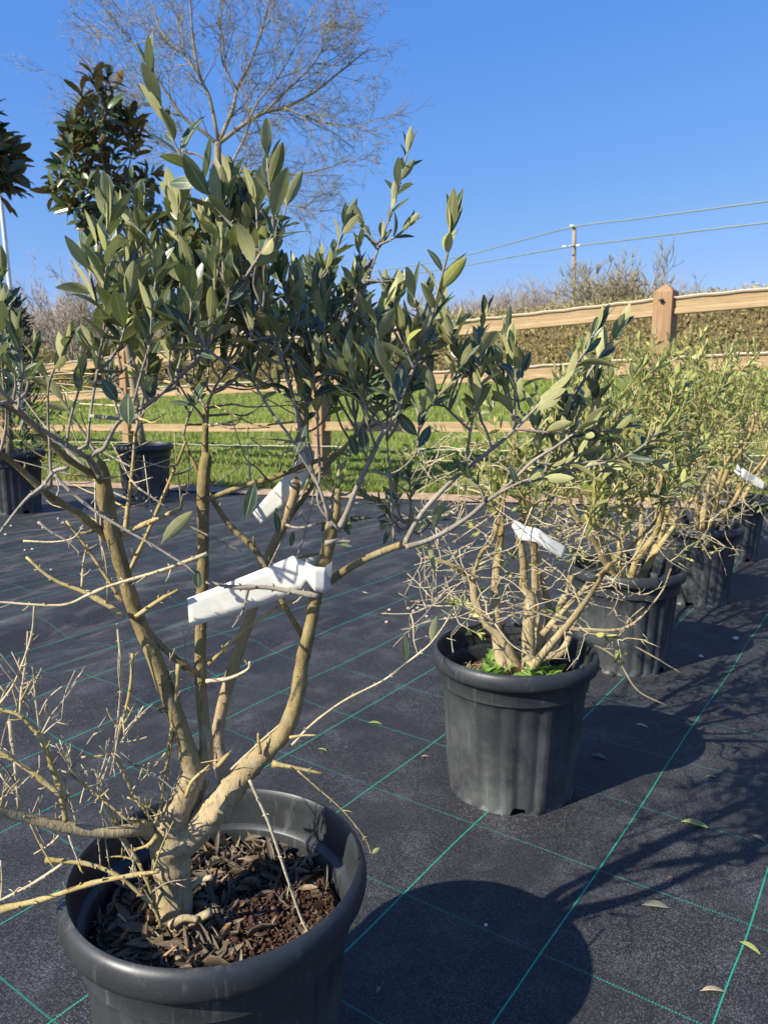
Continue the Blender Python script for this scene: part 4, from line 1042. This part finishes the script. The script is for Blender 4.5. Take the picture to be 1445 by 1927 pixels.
tag_obj(strip(dense([(W(*a), W(*b)) for a, b in T4]), None), 'small white label near the right edge among yellow green leaves')

# ------------------------------------------------------------------ litter in the foreground pot
random.seed(3)
lt = MB()
for i in range(1900):
    a = rnd(0, 6.28); r = .160 * math.sqrt(random.random()); x, y = P1[0] + r * math.cos(a), P1[1] + r * math.sin(a)
    if x > P1[0] + .02 and -.11 < y - P1[1] < .07 and random.random() < .88: continue
    z = .279 + rnd(-.007, .009); d = Vector((rnd(-1, 1), rnd(-1, 1), rnd(-.15, .28))).normalized(); L = rnd(.016, .043)
    e = Vector((x, y, 0)) + d * L - Vector((P1[0], P1[1], 0)); e.z = 0
    if e.length > .166: continue
    leaf(lt, Vector((x, y, z)), d, Vector((rnd(-.9, .9), rnd(-.9, .9), random.choice((1, 1, -1)))), L, L * rnd(.16, .30), rnd(-.5, .6), rnd(.4, 1.5), 5, rnd(-.8, .8))
for i in range(9):
    a = rnd(2.2, 4.0); r = rnd(.09, .14); leaf(lt, Vector((P1[0] + r * math.cos(a), P1[1] + r * math.sin(a), .292)), Vector((1, rnd(-.3, .3), 0)), Vector((rnd(-.3, .3), -.3, 1)), .042, .012, .1, .2, 6)
for i in range(420):
    a = rnd(0, 6.28); r = .15 * math.sqrt(random.random()); p = Vector((P1[0] + r * math.cos(a), P1[1] + r * math.sin(a), .280 + rnd(0, .008)))
    d = Vector((rnd(-1, 1), rnd(-1, 1), rnd(-.1, .25))).normalized() * rnd(.008, .03)
    tube(lt, [p, p + d * .5 + rvec(.003), p + d], [.0009, .0008, .0005], 5, 2)
tag(lt.build('leaf_litter', M['dry']), 'dry brown curled olive leaves and bits of bark covering the soil of the nearest pot', 'leaf litter', kind='stuff')
cl = MB()
for i in range(3800):
    a = rnd(-1.15, 1.0) if random.random() < .78 else rnd(0, 6.28); r = .158 * math.sqrt(rnd(.03, 1)); p = Vector((P1[0] + r * math.cos(a), P1[1] + r * math.sin(a) * 1.0 - .004, .276 + rnd(-.003, .010))); s = rnd(.001, .0034) * (2.0 if random.random() < .06 else 1)
    vs = []; fs = []
    for j in range(5):
        th = math.pi * j / 4
        for k in range(6):
            ph = 2 * math.pi * k / 6; d = Vector((math.sin(th) * math.cos(ph), math.sin(th) * math.sin(ph), math.cos(th))); vs.append(p + d * s * (1 + .35 * noise.noise((p + d * s) * 300)))
    for j in range(4):
        for k in range(6): fs.append((j * 6 + k, (j + 1) * 6 + k, (j + 1) * 6 + (k + 1) % 6, j * 6 + (k + 1) % 6))
    cl.add(vs, fs)
tag(cl.build('soil_crumbs', M['soil']), 'crumbly reddish brown soil clods on the right side of the nearest pot', 'soil', kind='stuff')

# ------------------------------------------------------------------ the other olives
def olive(name_label, base, zs, H, RX, limbs_, nshoot, leafL, seed, mats=('yellowtwig', 'paletwig', 'leaf2'), rows=3, lowtw=160, px_limbs=None, rz=None, crown_c=None, rx2=None, tr_r=.016):
    random.seed(seed)
    o = empty('olive_tree', (base[0], base[1], zs), name_label, 'olive tree', 'potted olive trees')
    t = MB(); b = MB(); l = MB(); sk = []
    B = Vector((base[0], base[1], zs - .02))
    if px_limbs:
        for L, Y in px_limbs:
            pts = [W(x, y, Y) for x, y, w_ in L]; rad = [w_ * PW(y, Y) / 2 for x, y, w_ in L]
            sk += tube(t, pts, rad, 10, 5, .1, .15)
    for i in range(limbs_):
        a = 2 * math.pi * i / limbs_ + rnd(-.4, .4); sp = rnd(.25, .8); d = Vector((math.cos(a) * sp, math.sin(a) * sp, 1))
        p = B + Vector((math.cos(a), math.sin(a), 0)) * .018; pts = [p]; L = H * rnd(.55, .8); rr = [tr_r * rnd(.7, 1)]
        for s in range(5):
            d = (d.normalized() + rvec(.16) + Vector((0, 0, .12))); p = p + d.normalized() * L / 5; pts.append(p.copy()); rr.append(rr[0] * (1 - .14 * (s + 1)))
        sk += tube(t, pts, rr, 8, 4, .08, .2)
    t.build('trunk', M['trunk'] if px_limbs else M[mats[0]], o)
    C = Vector(crown_c) if crown_c else B + Vector((0, 0, H * .74)); RZ = rz or H * .30
    tg = []
    for i in range(nshoot):
        v = rvec(1).normalized() * (random.random() ** .45); tg.append(C + Vector((v.x * RX, v.y * (rx2 or RX), v.z * RZ)))
    tg.sort(key=lambda q: (q - B).length)
    tw_ = MB()
    for q in tg:
        s0 = nearest(q + Vector((0, 0, -.05)), sk); m = s0.lerp(q, .5) + rvec(.005)
        dv = (q - C); dv.z = abs(dv.z) * .3; dirn = (Vector((0, 0, 1)) + dv * 1.4 + rvec(.3)).normalized(); tip = q + dirn * rnd(.05, .12)
        P = tube(tw_, [s0, m, q, tip], [.0024, .0020, .0016, .0010], 5, 3, 0, .2)
        sk.extend(P[::2]); sk.append(P[-1]) if False else None
        leaves_on(l, P[len(P) // 3:], leafL, .33, .12, .40, 42, rows, dropout=.08, up=.15)
    for i in range(lowtw):      # bare lower twigs that stick out sideways
        q = B + Vector((rnd(-.86, 1) * RX, rnd(-.8, 1) * (rx2 or RX) * .9, rnd(.16, .70) * H)); s0 = nearest(q, sk, False)
        if (s0 - q).length > .22: q = s0 + (q - s0).normalized() * .2
        d = (q - s0); d.z *= .5
        e = q + (d.normalized() + rvec(.16) + Vector((0, 0, .08))).normalized() * rnd(.03, .09)
        th = rnd(.4, 1.0); tube(b, [s0, s0.lerp(q, .5) + rvec(.003), q, e], [.0020 * th, .0016 * th, .0012 * th, .0007], 5, 2, 0, .3); sk.append(q)
        for _k in range(random.randint(0, 2)):     # short side spurs
            o1 = s0.lerp(e, rnd(.4, .95)); e1 = o1 + (d.normalized() + rvec(.7)).normalized() * rnd(.015, .045); tube(b, [o1, e1], [.0010, .0006], 4, sm=False)
        if random.random() < .09: leaves_on(l, [q, e], leafL * .9, .34, .4, .5, 45, rows, dropout=.3)
    b.build('bare_twigs', M[mats[1]], o); tw_.build('branches', M[mats[0]], o); l.build('foliage', M[mats[2]], o)
    return o
pl2 = [([(995, 1272, 27), (994, 1210, 25), (995, 1172, 23), (998, 1126, 20), (986, 1103, 17), (984, 1056, 14), (976, 995, 9)], 1.79),
       ([(970, 1262, 26), (945, 1204, 20), (911, 1167, 17), (893, 1126, 15), (888, 1093, 13), (853, 1065, 10), (800, 1048, 6)], 1.81),
       ([(1005, 1240, 20), (1012, 1172, 17), (1007, 1114, 15), (1004, 1027, 13), (996, 985, 9)], 1.84),
       ([(1010, 1225, 18), (1033, 1161, 14), (1021, 1103, 13), (1007, 1056, 10), (1010, 990, 7)], 1.87),
       ([(1015, 1215, 16), (1042, 1155, 14), (1068, 1114, 13), (1074, 1083, 11)], 1.85),
       ([(1000, 1240, 20), (1030, 1236, 17), (1055, 1228, 15), (1070, 1200, 11), (1082, 1165, 8)], 1.80),
       ([(1020, 1195, 14), (1065, 1143, 10), (1129, 1080, 8), (1180, 1035, 6), (1230, 985, 4)], 1.78),
       ([(1040, 1180, 9), (1100, 1185, 7), (1180, 1180, 5), (1240, 1120, 3.5), (1262, 1070, 3)], 1.75),
       ([(1060, 1190, 6), (1110, 1210, 4.2), (1160, 1240, 3.2), (1200, 1300, 2.6), (1268, 1333, 2)], 1.72),
       ([(1100, 1186, 5), (1150, 1195, 3.5), (1210, 1225, 3), (1287, 1270, 2)], 1.72),
       ([(888, 1093, 8), (905, 1040, 7), (930, 1010, 6), (960, 880, 5), (975, 800, 4)], 1.80),
       ([(965, 1050, 8), (985, 960, 8), (975, 850, 8), (962, 780, 7), (960, 740, 5)], 1.95)]
c2 = W(1075, 870, 1.83)
olive('bushy olive tree with twisted tan stems in the pot with green weeds', P2, .29, .86, .30, 2, 100, .034, 201, px_limbs=pl2, rz=.17, crown_c=c2, rows=5, lowtw=420, rx2=.22)
olive('olive tree with dense yellow green leaves in the third pot', P3, .29, .82, .33, 9, 165, .031, 202, lowtw=460, rows=4)
olive('olive tree with upright leafy shoots in the fourth pot', P4, .29, .84, .36, 9, 170, .031, 203, lowtw=420, rows=4)
olive('olive tree in the farthest pot, cut by the right edge', P5, .29, .82, .38, 8, 160, .031, 204, lowtw=300, rows=3)

# weeds in the second pot
random.seed(9)
wd = empty('weed_clump', (P2[0], P2[1], .29), 'bright green leafy weeds on the soil around the twisted olive stems', 'weeds')
m1 = MB()
for cx, cy, n, h in ((-.055, -.02, 46, .055), (-.03, .06, 30, .05), (.03, -.05, 40, .035), (.075, -.02, 44, .035), (.06, .05, 26, .04), (-.09, -.05, 16, .025)):
    for _ in range(n):
        p = Vector((P2[0] + cx + random.gauss(0, .016), P2[1] + cy + random.gauss(0, .016), .278)); a = rnd(0, 6.28); L = rnd(.030, .060)
        p.z += rnd(.0, .018); d = Vector((math.cos(a), math.sin(a), rnd(.5, 1.9))); leaf(m1, p, d, Vector((0, 0, 1)) - d * .3, L * (.7 + h * 8) * .8, L * rnd(.32, .45), rnd(.1, .4), .2, 6, rnd(-.4, .4), .66)
m1.build('foliage', M['weed'], wd)
m2 = MB()
for _ in range(90):
    p = Vector((P2[0] + rnd(-.13, -.04), P2[1] + rnd(-.08, .06), .281)); d = Vector((rnd(-1, 1), rnd(-1, 1), rnd(0, .9))).normalized() * rnd(.015, .045); tube(m2, [p, p + d * .5 + rvec(.004), p + d], [.0009, .0008, .0005], 4, 2)
m2.build('dry_stalks', M['paletwig'], wd)

# ------------------------------------------------------------------ magnolias and conifer
def magnolia(label, bx, by, crown_px, Y, seed, n, zsoil=.37):
    random.seed(seed); x0, x1, y0, y1 = crown_px
    c = W((x0 + x1) / 2, (y0 + y1) / 2, Y); rx = (x1 - x0) / 2 * Y / FPX; rz = (y1 - y0) / 2 * Y / FPX
    o = empty('magnolia_tree', (bx, by, zsoil), label, 'magnolia', 'tall evergreen magnolias')
    t = MB(); B = Vector((bx, by, zsoil)); sk = tube(t, [B, B.lerp(c, .45) - Vector((.03, 0, 0)), c - Vector((0, 0, rz * .6)), c + Vector((0, 0, rz * .85))], [.030, .026, .020, .006], 10, 6, .08)
    t.build('trunk', M['branchfar'], o); b = MB(); l = MB(); sk = [p for p in sk if p.z > c.z - rz * 1.0]
    for i in range(n):
        v = rvec(1).normalized() * random.random() ** .38; v.z = rnd(-1, 1)
        f = (v.z + 1) / 2; hl = math.hypot(v.x, v.y) or 1; wz = (1 - .72 * f) * min(1, .45 + f * 3.2) * rnd(.78, 1.1) * math.sqrt(random.random()) ** .7 / hl
        q = c + Vector((v.x * rx * wz * 1.05, v.y * rx * wz, v.z * rz * .95)); s0 = nearest(q + Vector((0, 0, -.1)), sk)
        tube(b, [s0, s0.lerp(q, .5) - Vector((0, 0, .02)), q], [.007, .006, .004], 5, 3)
        ax = ((q - c) * .9 + Vector((0, 0, .55)) + rvec(.2)).normalized(); x = ax.orthogonal().normalized(); y = ax.cross(x)
        if i % 3 == 0: sk.append(q)
        for k in range(9):
            a = k * 2.4 + rnd(-.3, .3); rd = x * math.cos(a) + y * math.sin(a); al = R(25 + 8 * k + rnd(-12, 12)); d = ax * math.cos(al) + rd * math.sin(al)
            nn = ax * math.sin(al) - rd * math.cos(al) + rvec(.2); L = rnd(.12, .19)
            leaf(l, q - ax * .012 * k, d, nn, L, L * rnd(.32, .40), rnd(.0, .3), rnd(.1, .3), 5, rnd(-.4, .4), .55)
    b.build('branches', M['branchfar'], o); l.build('foliage', M['magnolia'], o)
magnolia('tall magnolia with glossy dark leaves and brown undersides behind the foreground olive', PM[0], PM[1], (78, 322, 150, 425), PM[1], 61, 95)
magnolia('magnolia crown cut by the left edge of the photo', PL[0], PL[1], (-190, 45, 185, 350), PL[1], 62, 130)
make_pot(PL[0], PL[1], 'black pot of the magnolia that stands beyond the left edge', pgrp, 1.3, seed=8, hs=1.02)

random.seed(66)
cf = empty('conifer', (PC[0], PC[1], .38), 'dark green bushy conifer in a black pot at the left edge', 'conifer')
t = MB(); B = Vector((PC[0], PC[1], .36)); topc = W(10, 552, PC[1]); tube(t, [B, B.lerp(topc, .6), topc], [.03, .02, .004], 8); t.build('trunk', M['branchfar'], cf)
l = MB(); Hc = topc.z - B.z
for i in range(3600):
    f = random.random() ** .85; r = (.34 * (1 - f) ** .55 + .015) * rnd(.35, 1.08) * (1 + .35 * noise.noise(Vector((f * 9, i % 17, 2)))); a = rnd(0, 6.28)
    p = B + Vector((math.cos(a) * r, math.sin(a) * r, Hc * f)); p.x += (topc.x - B.x) * f
    d = Vector((math.cos(a), math.sin(a), rnd(.3, 1.4))) + rvec(.3); L = rnd(.03, .08)
    leaf(l, p, d, rvec(1), L, L * rnd(.18, .3), .1, .1, 3)
l.build('foliage', M['conifer'], cf)

# ------------------------------------------------------------------ bits on the fabric
random.seed(13)
def fallen(px, py, Lpx, angd, mat, label):
    p = G(px, py); pm = p.y / FPX * 1.08; L = Lpx * pm * 1.25; a = R(angd); mb = MB(); zz = fab_z(p.x, p.y) + .003
    d = Vector((math.cos(a), math.sin(a), 0)); leaf(mb, p - d * L / 2 + Vector((0, 0, zz)), d + Vector((0, 0, .05)), Vector((rnd(-.4, .4), rnd(-.4, .4), 1)), L, L * .27, .12, .55, 7)
    o = mb.build('fallen_leaf', M[mat]); sm = o.modifiers.new('thickness', 'SOLIDIFY'); sm.thickness = .0006
    tag(o, label, 'leaf', 'fallen leaves on the black fabric')
fallen(707, 1363, 22, -10, 'fallen_green', 'small yellow green leaf left of the pot with weeds')
fallen(608, 1413, 16, -20, 'fallen_green', 'tiny yellow leaf on the fabric just above the cut stub')
fallen(1207, 1367, 18, -30, 'fallen_tan', 'small tan leaf in the tree shadow right of the pot with weeds')
fallen(1127, 1425, 24, -35, 'fallen_grey', 'grey green leaf lying in the shadow of the pot with weeds')
fallen(1307, 1553, 40, -25, 'fallen_green', 'bright yellow green leaf, the longest of the fallen ones')
fallen(1428, 1580, 22, -60, 'fallen_grey', 'grey green leaf lying on a green line at the right edge')
fallen(1338, 1463, 16, 0, 'fallen_green', 'tiny bright yellow leaf near the right side')
fallen(1260, 1657, 26, 60, 'fallen_brown', 'curled reddish brown leaf between two branch shadows')
fallen(1233, 1707, 42, -8, 'fallen_grey', 'long dull grey leaf lying on a branch shadow')
fallen(1410, 1785, 34, -50, 'fallen_green', 'torn green leaf beside the right green line')
fallen(1342, 1867, 42, 0, 'fallen_tan', 'pale tan pointed leaf near the bottom right')
fallen(712, 1865, 16, 70, 'fallen_grey', 'tiny grey leaf in the round shadow of the nearest pot')
fallen(800, 1425, 12, 0, 'fallen_tan', 'tiny tan scrap of leaf left of the pot with weeds')
def pebble(px, py, s, mat, label):
    p = G(px, py); r = s * p.y / FPX * 1.08 * .5; mb = MB(); vs = []; fs = []; sd_ = Vector((px, py, 0))
    for j in range(7):
        th = math.pi * j / 6
        for k in range(10):
            ph = 2 * math.pi * k / 10; d = Vector((math.sin(th) * math.cos(ph), math.sin(th) * math.sin(ph), math.cos(th) * .7)); vs.append(Vector((p.x, p.y, fab_z(p.x, p.y) + r * .5)) + d * r * (1 + .5 * noise.noise(d * 1.6 + sd_)))
    for j in range(6):
        for k in range(10): fs.append((j * 10 + k, (j + 1) * 10 + k, (j + 1) * 10 + (k + 1) % 10, j * 10 + (k + 1) % 10))
    mb.add(vs, fs); tag(mb.build('pebble', M[mat]), label, 'pebble', 'pebbles on the black fabric')
pebble(914, 1742, 7, 'pebble', 'oval white pebble in the round shadow of the nearest pot')
pebble(1383, 1204, 10, 'pebble', 'larger white pebble in the shadow of the third pot')
pebble(1318, 1236, 7, 'pebble', 'smaller white pebble in the shadow of the third pot')
for q in ((728, 1173), (733, 1150), (768, 1148), (778, 1152), (786, 1146), (803, 1162), (838, 1168), (788, 1135)): pebble(*q, 6.5, 'pebble_pink', 'pinkish pebble in the scatter left of the pot with weeds')
for q in ((97, 1070), (48, 1036), (62, 1035), (140, 1010), (22, 990), (12, 1010), (120, 985), (82, 995), (150, 965), (160, 958), (110, 975), (135, 1020)): pebble(*q, 4.5, 'pebble', 'pale pebble in the scatter near the conifer pot')
